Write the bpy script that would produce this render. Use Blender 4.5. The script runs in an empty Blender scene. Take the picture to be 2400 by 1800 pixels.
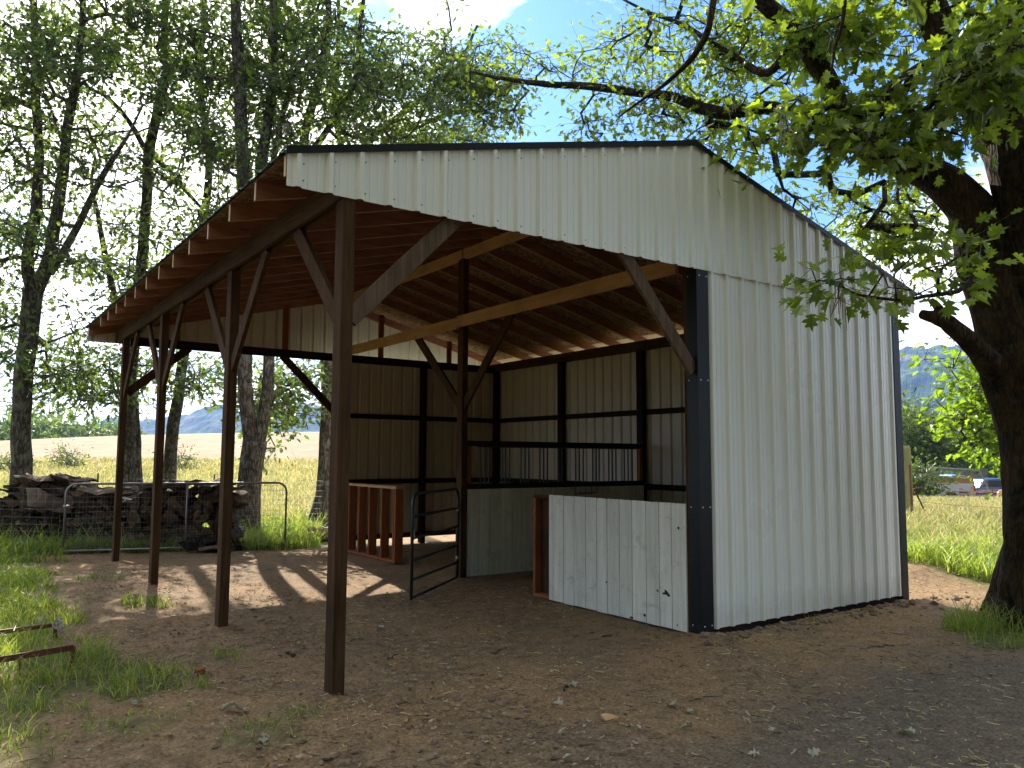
import bpy, math, random
import numpy as np
from mathutils import Vector, Matrix
random.seed(7); R = np.random.default_rng(11)
scn = bpy.context.scene
col = scn.collection
# ---------------------------------------------------------------- camera geometry (also used to place far things by bearing + distance)
F = 1869.607
FW = np.array([0.57586319, 0.81251816, 0.09053078]); RT = np.array([0.81559973, -0.57859559, 0.00492169])
UP = np.array([-0.05637967, -0.07100266, 0.9958815]); CAM = np.array([-2.23672385, -5.1795824, 1.65651241])
def at(u, v, d):
    return CAM + d * (FW + RT * (u - 1200) / F + UP * (900 - v) / F)
def gd(u, d):                      # ground position under bearing u at distance d
    p = at(u, 1073, d); return p[0], p[1]
# ---------------------------------------------------------------- noise
def vnoise(x, y, seed=0):
    x = np.asarray(x, float); y = np.asarray(y, float)
    xi = np.floor(x).astype(np.int64); yi = np.floor(y).astype(np.int64)
    fx = x - xi; fy = y - yi; fx = fx*fx*(3-2*fx); fy = fy*fy*(3-2*fy)
    def h(a, b):
        n = (a * 374761393 + b * 668265263 + seed * 974634777) & 0xffffffff
        n = ((n ^ (n >> 13)) * 1274126177) & 0xffffffff
        return ((n ^ (n >> 16)) & 0xffff) / 65535.0
    return (h(xi,yi)*(1-fx)+h(xi+1,yi)*fx)*(1-fy)+(h(xi,yi+1)*(1-fx)+h(xi+1,yi+1)*fx)*fy
def fbm(x, y, s=0, o=4):
    r = 0; a = .5; t = 0
    for i in range(o):
        r = r + a*vnoise(x*2**i+i*17.3, y*2**i-i*9.1, s+i); t += a; a *= .5
    return r/t
def sst(a, b, x):
    t = np.clip((np.asarray(x, float)-a)/(b-a), 0, 1); return t*t*(3-2*t)
# ---------------------------------------------------------------- mesh making
def raw_mesh(name, V, sizes, idx, mats, mi=None, smooth=False, attrs=None):
    me = bpy.data.meshes.new(name)
    V = np.asarray(V, np.float32).reshape(-1, 3); sizes = np.asarray(sizes, np.int32); idx = np.asarray(idx, np.int32)
    me.vertices.add(len(V)); me.vertices.foreach_set('co', V.ravel())
    me.loops.add(len(idx)); me.loops.foreach_set('vertex_index', idx)
    me.polygons.add(len(sizes)); st = np.zeros(len(sizes), np.int32); st[1:] = np.cumsum(sizes)[:-1]
    me.polygons.foreach_set('loop_start', st)
    if mi is not None: me.polygons.foreach_set('material_index', np.asarray(mi, np.int32))
    me.polygons.foreach_set('use_smooth', np.full(len(sizes), bool(smooth)))
    for m in mats: me.materials.append(m)
    for k, a in (attrs or {}).items():
        at_ = me.attributes.new(k, 'FLOAT', 'POINT'); at_.data.foreach_set('value', np.asarray(a, np.float32))
    me.update(calc_edges=True); me.validate()
    return me
def link(name, me, parent=None, loc=None):
    o = bpy.data.objects.new(name, me); col.objects.link(o)
    if parent is not None: o.parent = parent
    if loc is not None: o.location = loc
    return o
def tag(o, label=None, cat=None, group=None, kind=None):
    if label: o['label'] = label
    if cat: o['category'] = cat
    if group: o['group'] = group
    if kind: o['kind'] = kind
    return o
def empty(name, loc=(0,0,0), label=None, cat=None, group=None, rz=0):
    o = link(name, None); o.location = loc; o.rotation_euler = (0,0,rz); return tag(o, label, cat, group)
class MB:
    """collects shapes; build() links them as ONE mesh object. Coordinates are world minus org."""
    def __init__(s, org=(0,0,0)): s.V=[]; s.F=[]; s.M=[]; s.n=0; s.org=np.array(org,float)
    def add(s, V, F, m=0):
        V = np.asarray(V, float)
        s.V.append(V); s.F += [tuple(i+s.n for i in f) for f in F]; s.M += [m]*len(F); s.n += len(V); return s
    def box(s, x0, x1, y0, y1, z0, z1, m=0, bev=0.0):
        if bev <= 0:
            V=[(x,y,z) for z in (z0,z1) for y in (y0,y1) for x in (x0,x1)]
            return s.add(V, [(0,2,3,1),(4,5,7,6),(0,1,5,4),(2,6,7,3),(0,4,6,2),(1,3,7,5)], m)
        return s.beam((x0,(y0+y1)/2,(z0+z1)/2),(x1,(y0+y1)/2,(z0+z1)/2), y1-y0, z1-z0, m=m, bev=bev)
    def beam(s, p0, p1, w, h, up=(0,0,1), m=0, bev=0.003, jit=0.0):
        p0=np.array(p0,float); p1=np.array(p1,float); d=p1-p0; L=np.linalg.norm(d); d/=L
        up=np.array(up,float); sd=np.cross(d,up)
        if np.linalg.norm(sd)<1e-3: sd=np.cross(d,(1,0,0))
        sd/=np.linalg.norm(sd); u=np.cross(sd,d)
        b=min(bev,w/4,h/4); a=w/2; c=h/2
        prof=[(-a+b,-c),(a-b,-c),(a,-c+b),(a,c-b),(a-b,c),(-a+b,c),(-a,c-b),(-a,-c+b)]
        V=[]; k=8
        for P in (p0,p1):
            for (q,r) in prof: V.append(P+sd*q+u*r)
        F=[tuple((i, (i+1)%k, k+(i+1)%k, k+i)) for i in range(k)]+[tuple(range(k-1,-1,-1)),tuple(range(k,2*k))]
        return s.add(V,F,m)
    def tube(s, pts, rad, n=8, m=0, cap=True):
        pts=[np.array(p,float) for p in pts]; k=len(pts)
        if not hasattr(rad,'__len__'): rad=[rad]*k
        V=[]; prev=None
        for i,p in enumerate(pts):
            d=pts[min(i+1,k-1)]-pts[max(i-1,0)]; d/=np.linalg.norm(d)+1e-9
            if prev is None:
                a=np.cross(d,(0,0,1)); 
                if np.linalg.norm(a)<.05: a=np.cross(d,(1,0,0))
            else: a=prev-d*np.dot(prev,d)
            a/=np.linalg.norm(a); b=np.cross(d,a); prev=a
            for j in range(n):
                t=2*math.pi*j/n; V.append(p+(a*math.cos(t)+b*math.sin(t))*rad[i])
        F=[(i*n+j,i*n+(j+1)%n,(i+1)*n+(j+1)%n,(i+1)*n+j) for i in range(k-1) for j in range(n)]
        if cap: F+= [tuple(range(n-1,-1,-1)), tuple((k-1)*n+j for j in range(n))]
        return s.add(V,F,m)
    def prism(s, poly, e, m=0):
        """poly: list of 3d points (planar), extruded by vector e"""
        k=len(poly); P=[np.array(p,float) for p in poly]; e=np.array(e,float)
        V=P+[p+e for p in P]
        F=[tuple(range(k-1,-1,-1)),tuple(range(k,2*k))]+[(i,(i+1)%k,k+(i+1)%k,k+i) for i in range(k)]
        return s.add(V,F,m)
    def build(s, name, mats, parent=None, smooth=False, label=None):
        V=np.concatenate(s.V)-s.org
        sizes=[len(f) for f in s.F]; idx=[i for f in s.F for i in f]
        if not isinstance(mats,(list,tuple)): mats=[mats]
        me=raw_mesh(name,V,sizes,idx,mats,s.M,smooth)
        o=link(name,me,parent)
        if parent is None: o.location=tuple(s.org)
        if label: o['label']=label
        return o
# ---------------------------------------------------------------- materials
def mat(name, col_=(.5,.5,.5), rough=.7, metal=0, spec=.5):
    m=bpy.data.materials.new(name); m.use_nodes=True; b=m.node_tree.nodes['Principled BSDF']
    b.inputs['Base Color'].default_value=(*col_,1); b.inputs['Roughness'].default_value=rough
    b.inputs['Metallic'].default_value=metal; b.inputs['Specular IOR Level'].default_value=spec
    return m
class NT:
    def __init__(s,m): s.m=m; s.t=m.node_tree; s.n=s.t.nodes; s.l=s.t.links; s.b=s.n.get('Principled BSDF')
    def N(s,typ,**k):
        n=s.n.new(typ)
        for a,b in k.items():
            if a.startswith('i_'): n.inputs[a[2:].replace('_',' ')].default_value=b
            else: setattr(n,a,b)
        return n
    def L(s,a,b): s.l.new(a,b)
    def coord(s,kind='Object',scale=(1,1,1)):
        c=s.N('ShaderNodeTexCoord'); mp=s.N('ShaderNodeMapping'); mp.inputs['Scale'].default_value=scale
        s.L(c.outputs[kind],mp.inputs[0]); return mp.outputs[0]
    def noise(s,vec,scale,detail=6,rough=.6,dist=0):
        n=s.N('ShaderNodeTexNoise'); n.inputs['Scale'].default_value=scale; n.inputs['Detail'].default_value=detail
        n.inputs['Roughness'].default_value=rough; n.inputs['Distortion'].default_value=dist
        if vec is not None: s.L(vec,n.inputs['Vector'])
        return n.outputs['Fac']
    def ramp(s,fac,stops,interp='LINEAR'):
        r=s.N('ShaderNodeValToRGB'); r.color_ramp.interpolation=interp; e=r.color_ramp.elements
        while len(e)<len(stops): e.new(.5)
        for k,(p,c) in enumerate(stops):
            e[k].position=p; e[k].color=(*c,1) if hasattr(c,'__len__') else (c,c,c,1)
        s.L(fac,r.inputs[0]); return r.outputs[0]
    def mix(s,fac,a,b,mode='MIX'):
        n=s.N('ShaderNodeMix',data_type='RGBA',blend_type=mode)
        for sock,val in ((0,fac),(6,a),(7,b)):
            if hasattr(val,'is_output'): s.L(val,n.inputs[sock])
            elif hasattr(val,'__len__'): n.inputs[sock].default_value=(*val,1)
            elif sock==0: n.inputs[0].default_value=val
            else: n.inputs[sock].default_value=(val,val,val,1)
        return n.outputs[2]
    def math(s,op,a,b=0.0,c=0.0,clamp=False):
        n=s.N('ShaderNodeMath',operation=op,use_clamp=clamp)
        for i,v in enumerate((a,b,c)):
            if hasattr(v,'is_output'): s.L(v,n.inputs[i])
            else: n.inputs[i].default_value=v
        return n.outputs[0]
    def bump(s,h,strength=.3,dist=.01,nrm=None):
        b=s.N('ShaderNodeBump'); b.inputs['Strength'].default_value=strength; b.inputs['Distance'].default_value=dist
        s.L(h,b.inputs['Height'])
        if nrm is not None: s.L(nrm,b.inputs['Normal'])
        return b.outputs[0]
def wood(name,c1,c2,axis='z',rough=.88,knots=True,spots=0,grain=1.0):
    m=mat(name,c1,rough,spec=.08); t=NT(m)
    long={'x':(1.2,26,26),'y':(26,1.2,26),'z':(26,26,1.2)}[axis]
    v=t.coord('Object',tuple(a*grain for a in long))
    n1=t.noise(v,1.0,8,.65,.6)
    c=t.ramp(n1,[(.3,c1),(.68,c2)])
    isl=t.N('ShaderNodeNewGeometry').outputs['Random Per Island']
    c=t.mix(1,c,t.ramp(isl,[(0,.72),(1,1.2)]),'MULTIPLY')
    big=t.noise(t.coord('Object',(1,1,1)),2.3,4)
    c=t.mix(t.math('MULTIPLY',t.ramp(big,[(.45,0),(.7,1)]),.5),c,tuple(x*.62 for x in c1))
    if knots:
        k={'x':(1.6,9,9),'y':(9,1.6,9),'z':(9,9,1.6)}[axis]
        vo=t.N('ShaderNodeTexVoronoi'); vo.inputs['Scale'].default_value=1; t.L(t.coord('Object',k),vo.inputs['Vector'])
        c=t.mix(t.ramp(vo.outputs['Distance'],[(.0,.85),(.13,0)]),c,tuple(x*.35 for x in c1))
    if spots:
        sp=t.noise(t.coord('Object',(40,40,40)),1,3,.7)
        c=t.mix(t.math('MULTIPLY',t.ramp(sp,[(.70,0),(.76,1)]),spots),c,(.45,.43,.38))
    t.L(c,t.b.inputs['Base Color']); t.L(t.bump(n1,.35,.004),t.b.inputs['Normal']); return m
WD=(.034,.0185,.009); WD2=(.098,.054,.026)
M={}
for ax in 'xyz':
    M['dark_'+ax]=wood('dark stained lumber '+ax,WD,WD2,ax,spots=.25)
    M['fir_'+ax]=wood('fir rafter lumber '+ax,(.21,.088,.053),(.35,.165,.098),ax)
    M['tan_'+ax]=wood('new tan lumber '+ax,(.40,.235,.115),(.56,.35,.18),ax)
    M['red_'+ax]=wood('orange fir stud '+ax,(.20,.068,.03),(.32,.12,.052),ax)
for ax in 'xyz':
    M['black_'+ax]=wood('black stained lumber '+ax,(.011,.008,.008),(.034,.021,.018),ax,knots=False)
M['sawn']=wood('pale sawn end',(.50,.38,.24),(.60,.47,.30),'z',knots=False)
def siding(name,base,rough,dirt):
    m=mat(name,base,rough,spec=.5); t=NT(m)
    v=t.coord('Object',(1,1,1))
    g=t.noise(v,1.1,4); st=t.noise(t.coord('Object',(14,14,.5)),1,5,.6)
    c=t.mix(t.math('MULTIPLY',t.ramp(g,[(.35,0),(.75,1)]),.35),base,tuple(x*.95 for x in base))
    c=t.mix(t.math('MULTIPLY',t.ramp(st,[(.62,0),(.85,1)]),dirt),c,(.42,.38,.29))
    # mud splash close to the ground
    sep=t.N('ShaderNodeSeparateXYZ'); t.L(t.coord('Object'),sep.inputs[0])
    f=t.math('ADD',sep.outputs[2],t.math('MULTIPLY',t.noise(v,9,5),-.35))
    c=t.mix(t.math('MULTIPLY',t.ramp(f,[(-.08,1),(.16,0)]),.16),c,(.30,.22,.14))
    t.L(c,t.b.inputs['Base Color'])
    t.L(t.math('ADD',t.math('MULTIPLY',g,.14),rough-.06),t.b.inputs['Roughness'])
    t.L(t.bump(t.noise(v,3.2,2),.25,.012),t.b.inputs['Normal']); return m
M['siding']=siding('white enamel siding',(.80,.81,.745),.28,.03)
M['siding_in']=siding('unpainted backs of siding',(.54,.50,.40),.5,.12)
M['trim']=mat('black green trim enamel',(.005,.007,.008),.42,spec=.2)
M['roofmetal']=mat('dark green roof metal',(.012,.06,.045),.4)
M['screw']=mat('screw heads',(.28,.28,.27),.5,.4)
def osb():
    m=mat('strand board sheathing',(.2,.13,.07),.85,spec=.2); t=NT(m)
    vo=t.N('ShaderNodeTexVoronoi'); vo.inputs['Scale'].default_value=1; vo.inputs['Randomness'].default_value=1
    nz=t.N('ShaderNodeTexNoise'); nz.inputs['Scale'].default_value=4; t.L(t.coord('Object'),nz.inputs['Vector'])
    ad=t.N('ShaderNodeVectorMath',operation='ADD'); mp=t.coord('Object',(22,42,30))
    sc=t.N('ShaderNodeVectorMath',operation='SCALE'); t.L(nz.outputs['Color'],sc.inputs[0]); sc.inputs['Scale'].default_value=9
    t.L(mp,ad.inputs[0]); t.L(sc.outputs[0],ad.inputs[1]); t.L(ad.outputs[0],vo.inputs['Vector'])
    sp=t.N('ShaderNodeSeparateColor'); t.L(vo.outputs['Color'],sp.inputs[0])
    c=t.ramp(sp.outputs[0],[(0,(.09,.05,.03)),(.6,(.20,.12,.07)),(1,(.36,.25,.15))]); t.L(c,t.b.inputs['Base Color'])
    t.L(t.bump(sp.outputs[1],.4,.004),t.b.inputs['Normal']); return m
M['osb']=osb()
def planks(name,pscale):
    m=mat(name,(.60,.60,.54),.7,spec=.3); t=NT(m)
    v=t.coord('Object')
    st=t.noise(t.coord('Object',(18,18,1.2)),1,7,.65)
    c=t.ramp(st,[(.3,(.56,.56,.48)),(.65,(.74,.74,.65))])
    isl=t.N('ShaderNodeNewGeometry').outputs['Random Per Island']
    c=t.mix(1,c,t.ramp(isl,[(0,.88),(1,1.04)]),'MULTIPLY')
    sm=t.noise(v,5,8,.72,1.2); c=t.mix(t.math('MULTIPLY',t.ramp(sm,[(.54,0),(.70,1)]),.42),c,(.26,.235,.19))
    sk=t.noise(t.coord('Object',(2,5,9)),1.3,9,.8,2.5); c=t.mix(t.math('MULTIPLY',t.ramp(sk,[(.60,0),(.66,1)]),.45),c,(.20,.18,.15))
    sp=t.noise(v,30,3,.5); lo=t.noise(v,1.7,2)
    k=t.math('MULTIPLY',t.ramp(sp,[(.715,0),(.73,1)]),t.ramp(lo,[(.50,0),(.60,1)]))
    c=t.mix(k,c,(.035,.028,.02))
    t.L(c,t.b.inputs['Base Color']); t.L(t.bump(st,.3,.003),t.b.inputs['Normal']); return m
M['planks']=planks('scuffed white painted boards',1)
M['steel']=mat('galvanised steel',(.24,.235,.23),.55,.6)
M['gatepaint']=mat('black green gate paint',(.018,.026,.028),.38)
def rust(name='rusty steel'):
    m=mat(name,(.10,.035,.022),.75,.2); t=NT(m); n=t.noise(t.coord('Object'),22,7,.7)
    t.L(t.ramp(n,[(.3,(.055,.02,.016)),(.6,(.16,.05,.028)),(.75,(.26,.12,.06))]),t.b.inputs['Base Color'])
    t.L(t.bump(n,.4,.004),t.b.inputs['Normal']); return m
M['rust']=rust()
def bark(name,c1,c2,lich,moss=0.0,scale=1.0,lichc=(.26,.27,.22)):
    m=mat(name,c1,.9,spec=.15); t=NT(m)
    v=t.coord('Object',(9*scale,9*scale,2.4*scale))
    vo=t.N('ShaderNodeTexVoronoi',feature='DISTANCE_TO_EDGE'); vo.inputs['Scale'].default_value=1.7
    nz=t.N('ShaderNodeTexNoise'); nz.inputs['Scale'].default_value=1.4; nz.inputs['Detail'].default_value=5; t.L(v,nz.inputs['Vector'])
    mx=t.N('ShaderNodeVectorMath',operation='ADD'); t.L(v,mx.inputs[0]); t.L(nz.outputs['Color'],mx.inputs[1]); t.L(mx.outputs[0],vo.inputs['Vector'])
    h=t.ramp(vo.outputs['Distance'],[(0,0),(.28,1)])
    fine=t.noise(v,5,7,.7)
    c=t.mix(h,tuple(x*.45 for x in c1),t.ramp(fine,[(.3,c1),(.7,c2)]))
    ln=t.noise(t.coord('Object'),5.5*scale,7,.7); c=t.mix(t.math('MULTIPLY',t.ramp(ln,[(.50,0),(.62,1)]),lich),c,lichc)
    if moss:
        mn=t.noise(t.coord('Object',(1,1,.6)),3.2,9,.75)
        c=t.mix(t.math('MULTIPLY',t.ramp(mn,[(.42,0),(.58,1)]),moss),c,t.ramp(fine,[(.3,(.055,.045,.012)),(.7,(.22,.115,.028))]))
    t.L(c,t.b.inputs['Base Color'])
    hh=t.math('ADD',h,t.math('MULTIPLY',fine,.6)); t.L(t.bump(hh,.9,.03),t.b.inputs['Normal']); return m
M['bark']=bark('grey oak bark',(.075,.06,.047),(.19,.155,.12),.4)
M['barkoak']=bark('mossy black oak bark',(.017,.013,.010),(.048,.036,.026),.30,.32,1.1,(.12,.10,.06))
M['twig']=bark('lichened twig bark',(.13,.11,.08),(.24,.21,.15),.5)
def leafm(name,c1,c2,c3,trans=.5,rough=.45,spec=.4,tint=(2.2,2.1,.75)):
    m=mat(name,c1,rough,spec=spec); t=NT(m)
    isl=t.N('ShaderNodeNewGeometry').outputs['Random Per Island']
    c=t.ramp(isl,[(0,c1),(.55,c2),(1,c3)])
    n=t.noise(t.coord('Object'),.9,3); c=t.mix(1,c,t.ramp(n,[(.3,.75),(.7,1.25)]),'MULTIPLY')
    t.L(c,t.b.inputs['Base Color'])
    tr=t.N('ShaderNodeBsdfTranslucent'); 
    tc=t.mix(1,c,tint,'MULTIPLY'); t.L(tc,tr.inputs['Color'])
    ms=t.N('ShaderNodeMixShader'); ms.inputs[0].default_value=trans
    t.L(t.b.outputs[0],ms.inputs[1]); t.L(tr.outputs[0],ms.inputs[2]); out=t.n['Material Output']; t.L(ms.outputs[0],out.inputs[0]); return m
M['leaf']=leafm('oak leaves',(.055,.084,.036),(.082,.122,.045),(.13,.175,.058),.5,.38,.6,(1.95,2.0,.75))
M['leafoak']=leafm('maple green leaves',(.055,.088,.025),(.095,.145,.03),(.16,.23,.04),.55,.33,.6,(2.6,2.4,.6))
M['grass']=leafm('fresh grass',(.085,.14,.03),(.15,.22,.045),(.30,.33,.11),.5,.45,.4,(2.0,1.9,.8))
M['meadow']=leafm('seeding meadow grass',(.17,.20,.07),(.30,.30,.13),(.48,.41,.22),.45,.6,.2,(1.35,1.25,.9))
M['drygrass']=leafm('dry straw',(.30,.24,.13),(.42,.34,.19),(.52,.44,.27),.2,.7,.2)
M['farleaf']=leafm('far leaves',(.035,.06,.022),(.06,.10,.03),(.10,.15,.045),.45)
M['cedar']=leafm('cedar foliage',(.035,.062,.03),(.055,.095,.038),(.09,.13,.05),.35)
M['leafsun']=leafm('sunlit maple leaves',(.085,.15,.018),(.12,.20,.024),(.16,.25,.035),.5)
SKYSEED=2.3; SKYK=.62; CLOUDK=(10,10,9.8); EXPO=1.6; HAZE=.00014
# ================================================================= GROUND
HX,HY=gd(820,135)
def gz(x,y):
    x=np.asarray(x,float); y=np.asarray(y,float)
    dx=x-CAM[0]; dy=y-CAM[1]; d=dx*FW[0]+dy*FW[1]; s=dx*RT[0]+dy*RT[1]; r=np.hypot(dx,dy)
    z=5.6*np.exp(-(((x-HX)*RT[0]+(y-HY)*RT[1])**2/(2*62**2)+((x-HX)*.58+(y-HY)*.81)**2/(2*34**2)))*sst(14,45,d)
    z=z-1.0*sst(24,42,d)*sst(.28,.42,s/np.maximum(d,1))
    z=z+.5*(fbm(x*.02,y*.02,3,3)-.5)*sst(20,60,r)
    # mound of spoil behind the barn's right corner, lip of earth along the front wall
    z=z+.16*np.exp(-((x-9.3)**2/.7+(y-1.0)**2/.5))
    z=z+.05*np.exp(-((y+.32)**2/.03))*sst(3.4,3.9,x)*sst(7.6,7.0,x)
    return z
PB=[(0,.035),(0,2.7255),(0,5.7618),(0,8.48),(3.6,.0),(3.55,4.17)]
def lumps(x,y):
    near=np.exp(-((x-2)**2+(y-0)**2)/(2*14**2))
    inside=sst(-.4,.2,x)*sst(7.3,7.0,x)*sst(0,.4,y)*sst(9,8.4,y)
    a=.055*(fbm(x*.9,y*.9,5,3)-.5)+.035*(fbm(x*4,y*4,8,3)-.5)+.02*(fbm(x*13,y*13,12,2)-.5)
    rough=sst(1.2,-.6,x)
    pb=0
    for px_,py_ in PB: pb=pb+.045*np.exp(-((x-px_)**2+(y-py_)**2)/.035)
    return near*a*(1-.55*inside)*(1+.9*rough)+pb
def ground(x,y): return gz(x,y)+lumps(np.asarray(x,float),np.asarray(y,float))
def grassmask(x,y):
    n=fbm(x*.7,y*.7,31,4)-.5; n2=fbm(x*2.6,y*2.6,37,3)-.5
    g=sst(-.15,.35,(y-(9.75-.30*(x+.5)))+1.2*n+0)*sst(5.2,4.4,x*1.0+0*y)          # behind wire gate
    g=np.maximum(g,sst(11.5,13,y+1.0*n))
    g=np.maximum(g,sst(8.8,10.3,x+2.2*n+.9*n2+.28*(y-2)))
    g=np.maximum(g,.9*sst(-.8,-1.7,x+2.4*n+1.0*n2+.04*(y-6))*sst(3.4,4.4,y))
    for cx,cy,r,a in GRASSY:
        q=np.hypot(x-cx,y-cy)/r+1.5*n2; g=np.maximum(g,a*sst(1.05,.55,q))
    g=g*(1-sst(.25,.0,np.abs(x-3.9)-0)*0)
    inb=sst(-.3,.1,x)*sst(7.4,7.2,x)*sst(-.2,.2,y)*sst(8.9,8.6,y)
    return g*(1-inb)
GRASSY=[(8.4,1.3,.5,.7),(9.4,.2,.6,.75),(8.8,-.8,.5,.6),(10,1.9,.9,.85),(7.7,-1.7,.35,.5),(4.93,-.27,.10,.6),(-1.7,2.35,.75,1),(-1.3,1.55,.55,1),(-.95,1.25,.5,.9),(-1.75,1.3,.6,.9),(-.70,.95,.3,.6),(-.16,1.62,.33,.55),(.12,1.25,.24,.6),(-.16,4.5,.42,.5),(.15,4.35,.12,.7),
        (-1.9,.55,.35,.6),(-.55,-.35,.3,.45),(-.25,-.15,.22,.4),(-.9,-.9,.25,.35),(6.35,-1.5,.62,1),(5.75,-1.75,.35,.8),(-.5,6.9,.5,.45),(-1.9,0.1,.5,.5),(-1.2,.35,.35,.5),(-2.2,-.3,.5,.4),(-1.3,4.2,.5,.7),(-1.5,3.3,.6,.6)]
def build_ground():
    N=720; t=np.linspace(-1,1,N); b=7.7
    s=np.sinh(b*t); s=s/s[-1]*3800
    xs=1.0+s; ys=1.5+s
    X,Y=np.meshgrid(xs,ys); Z=ground(X,Y)
    V=np.stack([X,Y,Z],-1).reshape(-1,3)
    i=np.arange(N*N).reshape(N,N)
    q=np.stack([i[:-1,:-1],i[:-1,1:],i[1:,1:],i[1:,:-1]],-1).reshape(-1,4)
    x=V[:,0]; y=V[:,1]
    g=grassmask(x,y)
    dx=x-CAM[0]; dy=y-CAM[1]; d=dx*FW[0]+dy*FW[1]
    tan=sst(48,70,d+14*(fbm(x*.03,y*.03,41,3)-.5))*sst(90,40,dx*RT[0]+dy*RT[1])
    dark=sst(-.9,-1.9,y+.1*(x-2)+2.2*(fbm(x*.55,y*.55,51,4)-.5))*sst(-.2,1.6,x+1.5*(fbm(x*.6,y*.6,53,3)-.5))
    wet=sst(.2,.8,1-np.hypot(x-5.2,y+3.0)/3.0)
    me=raw_mesh('ground',V,np.full(len(q),4),q.ravel(),[M['ground']],smooth=True,attrs={'grass':g,'tan':tan,'dark':np.clip(np.maximum(dark,wet*.9),0,1)})
    o=link('ground',me); tag(o,'brown trodden dirt yard running out into grass and hay field','ground',kind='structure'); return o
def ground_mat():
    m=mat('yard dirt and field',(.2,.13,.08),.95,spec=.15); t=NT(m)
    def A(n): a=t.N('ShaderNodeAttribute'); a.attribute_name=n; return a.outputs['Fac']
    v=t.coord('Object')
    n1=t.noise(v,1.1,6,.65); n2=t.noise(v,9,8,.72); n3=t.noise(v,46,6,.75); n4=t.noise(v,140,3,.7)
    c=t.ramp(n2,[(.25,(.085,.056,.031)),(.52,(.210,.142,.078)),(.75,(.335,.240,.142))])
    c=t.mix(t.math('MULTIPLY',t.ramp(n1,[(.42,0),(.62,1)]),.6),c,(.31,.190,.090))
    c=t.mix(t.math('MULTIPLY',A('dark'),.85),c,t.ramp(n2,[(.3,(.066,.056,.043)),(.7,(.155,.128,.094))]))
    sp=t.ramp(n3,[(.36,.45),(.5,1),(.66,1.55)]); c=t.mix(1,c,sp,'MULTIPLY')
    vo=t.N('ShaderNodeTexVoronoi'); vo.inputs['Scale'].default_value=38; t.L(v,vo.inputs['Vector'])
    ms=t.noise(v,3.3,4,.6)
    peb=t.math('MULTIPLY',t.ramp(vo.outputs['Distance'],[(.16,1),(.26,0)]),t.ramp(ms,[(.5,0),(.62,1)]))
    c=t.mix(t.math('MULTIPLY',peb,.55),c,(.36,.29,.21))
    gcol=t.ramp(n2,[(.3,(.05,.065,.022)),(.6,(.13,.15,.05)),(.8,(.26,.24,.11))])
    gm=t.math('MULTIPLY',A('grass'),t.ramp(t.noise(v,7,5,.7),[(.30,.35),(.55,1)]))
    c=t.mix(gm,c,gcol)
    fr=t.ramp(t.noise(t.coord('Object',(1,1,1)),.35,6,.6),[(.3,(.19,.125,.065)),(.6,(.26,.18,.10)),(.75,(.22,.19,.085))])
    c=t.mix(A('tan'),c,fr)
    t.L(c,t.b.inputs['Base Color'])
    h=t.math('ADD',t.math('MULTIPLY',n3,.5),t.math('ADD',n2,t.math('ADD',t.math('MULTIPLY',n4,.18),t.math('MULTIPLY',peb,.25))))
    t.L(t.bump(h,.9,.022),t.b.inputs['Normal']); return m
M['ground']=ground_mat()
build_ground()
# ---------------------------------------------------------------- blades of grass
def blades(P, h, w, lean, seed=0):
    """P (n,3) roots, h heights, w widths -> V, sizes, idx ; three-segment curved blades"""
    r=np.random.default_rng(seed); n=len(P); a=r.uniform(0,2*np.pi,n); b=r.uniform(0,2*np.pi,n)
    L=lean*r.uniform(.2,1.3,n)*h
    ld=np.stack([np.cos(a),np.sin(a),0*a],1); wd=np.stack([np.cos(b),np.sin(b),0*b],1)
    rows=[]
    for t,ww in ((0,1),(.38,.95),(.74,.6)):
        c=P+ld*(L*t*t)[:,None]; c=c+np.stack([0*h,0*h,h*(t-.22*t*t*lean)],1)
        rows+= [c-wd*(w*ww/2)[:,None], c+wd*(w*ww/2)[:,None]]
    tip=P+ld*L[:,None]+np.stack([0*h,0*h,h*(1-.3*lean)],1)
    V=np.stack(rows+[tip],1)            # n,7,3
    base=(np.arange(n)*7)[:,None]
    f=np.array([0,1,3,2, 2,3,5,4, 4,5,6])
    idx=(base+f[None]).ravel(); sizes=np.tile([4,4,3],n)
    return V.reshape(-1,3),sizes,idx
def grass_obj(name,P,h,w,lean,material,label,seed=0,cat='grass'):
    V,s,i=blades(P,h,w,lean,seed); me=raw_mesh(name,V,s,i,[material]); o=link(name,me); tag(o,label,cat,kind='stuff'); return o
def scatter(x0,x1,y0,y1,n,thr=.15,seed=1):
    r=np.random.default_rng(seed); x=r.uniform(x0,x1,n); y=r.uniform(y0,y1,n)
    cl=sst(.36,.62,fbm(x*3.1,y*3.1,77,3)); k=r.uniform(0,1,n)<grassmask(x,y)*(.25+.75*cl)
    k&=grassmask(x,y)>thr; return x[k],y[k]
def wedge(u0,u1,d0,d1,n,seed,pw=1.0):
    r=np.random.default_rng(seed); u=r.uniform(u0,u1,n); d=d0*(d1/d0)**(r.uniform(0,1,n)**pw)
    P=CAM[None]+d[:,None]*(FW[None]+RT[None]*((u-1200)/F)[:,None]); return P[:,0],P[:,1],d
x,y=scatter(-3.6,8.2,-3.2,4.0,90000,seed=2); k=~((x>4)&(y<-2.6)); x,y=x[k],y[k]
r=R.uniform(.45,1.2,len(x)); gm=grassmask(x,y)
gm=gm*(1+.9*np.exp(-((x+1.6)**2+(y-2.2)**2)/.6)+1.1*np.exp(-((x-6.3)**2+(y+1.5)**2)/.7))
grass_obj('yard_grass',np.stack([x,y,ground(x,y)-.01],1),(.05+.15*gm)*r,.005+.004*R.random(len(x)),.85,M['grass'],'green grass tufts growing through the dirt in the front yard',5)
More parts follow.
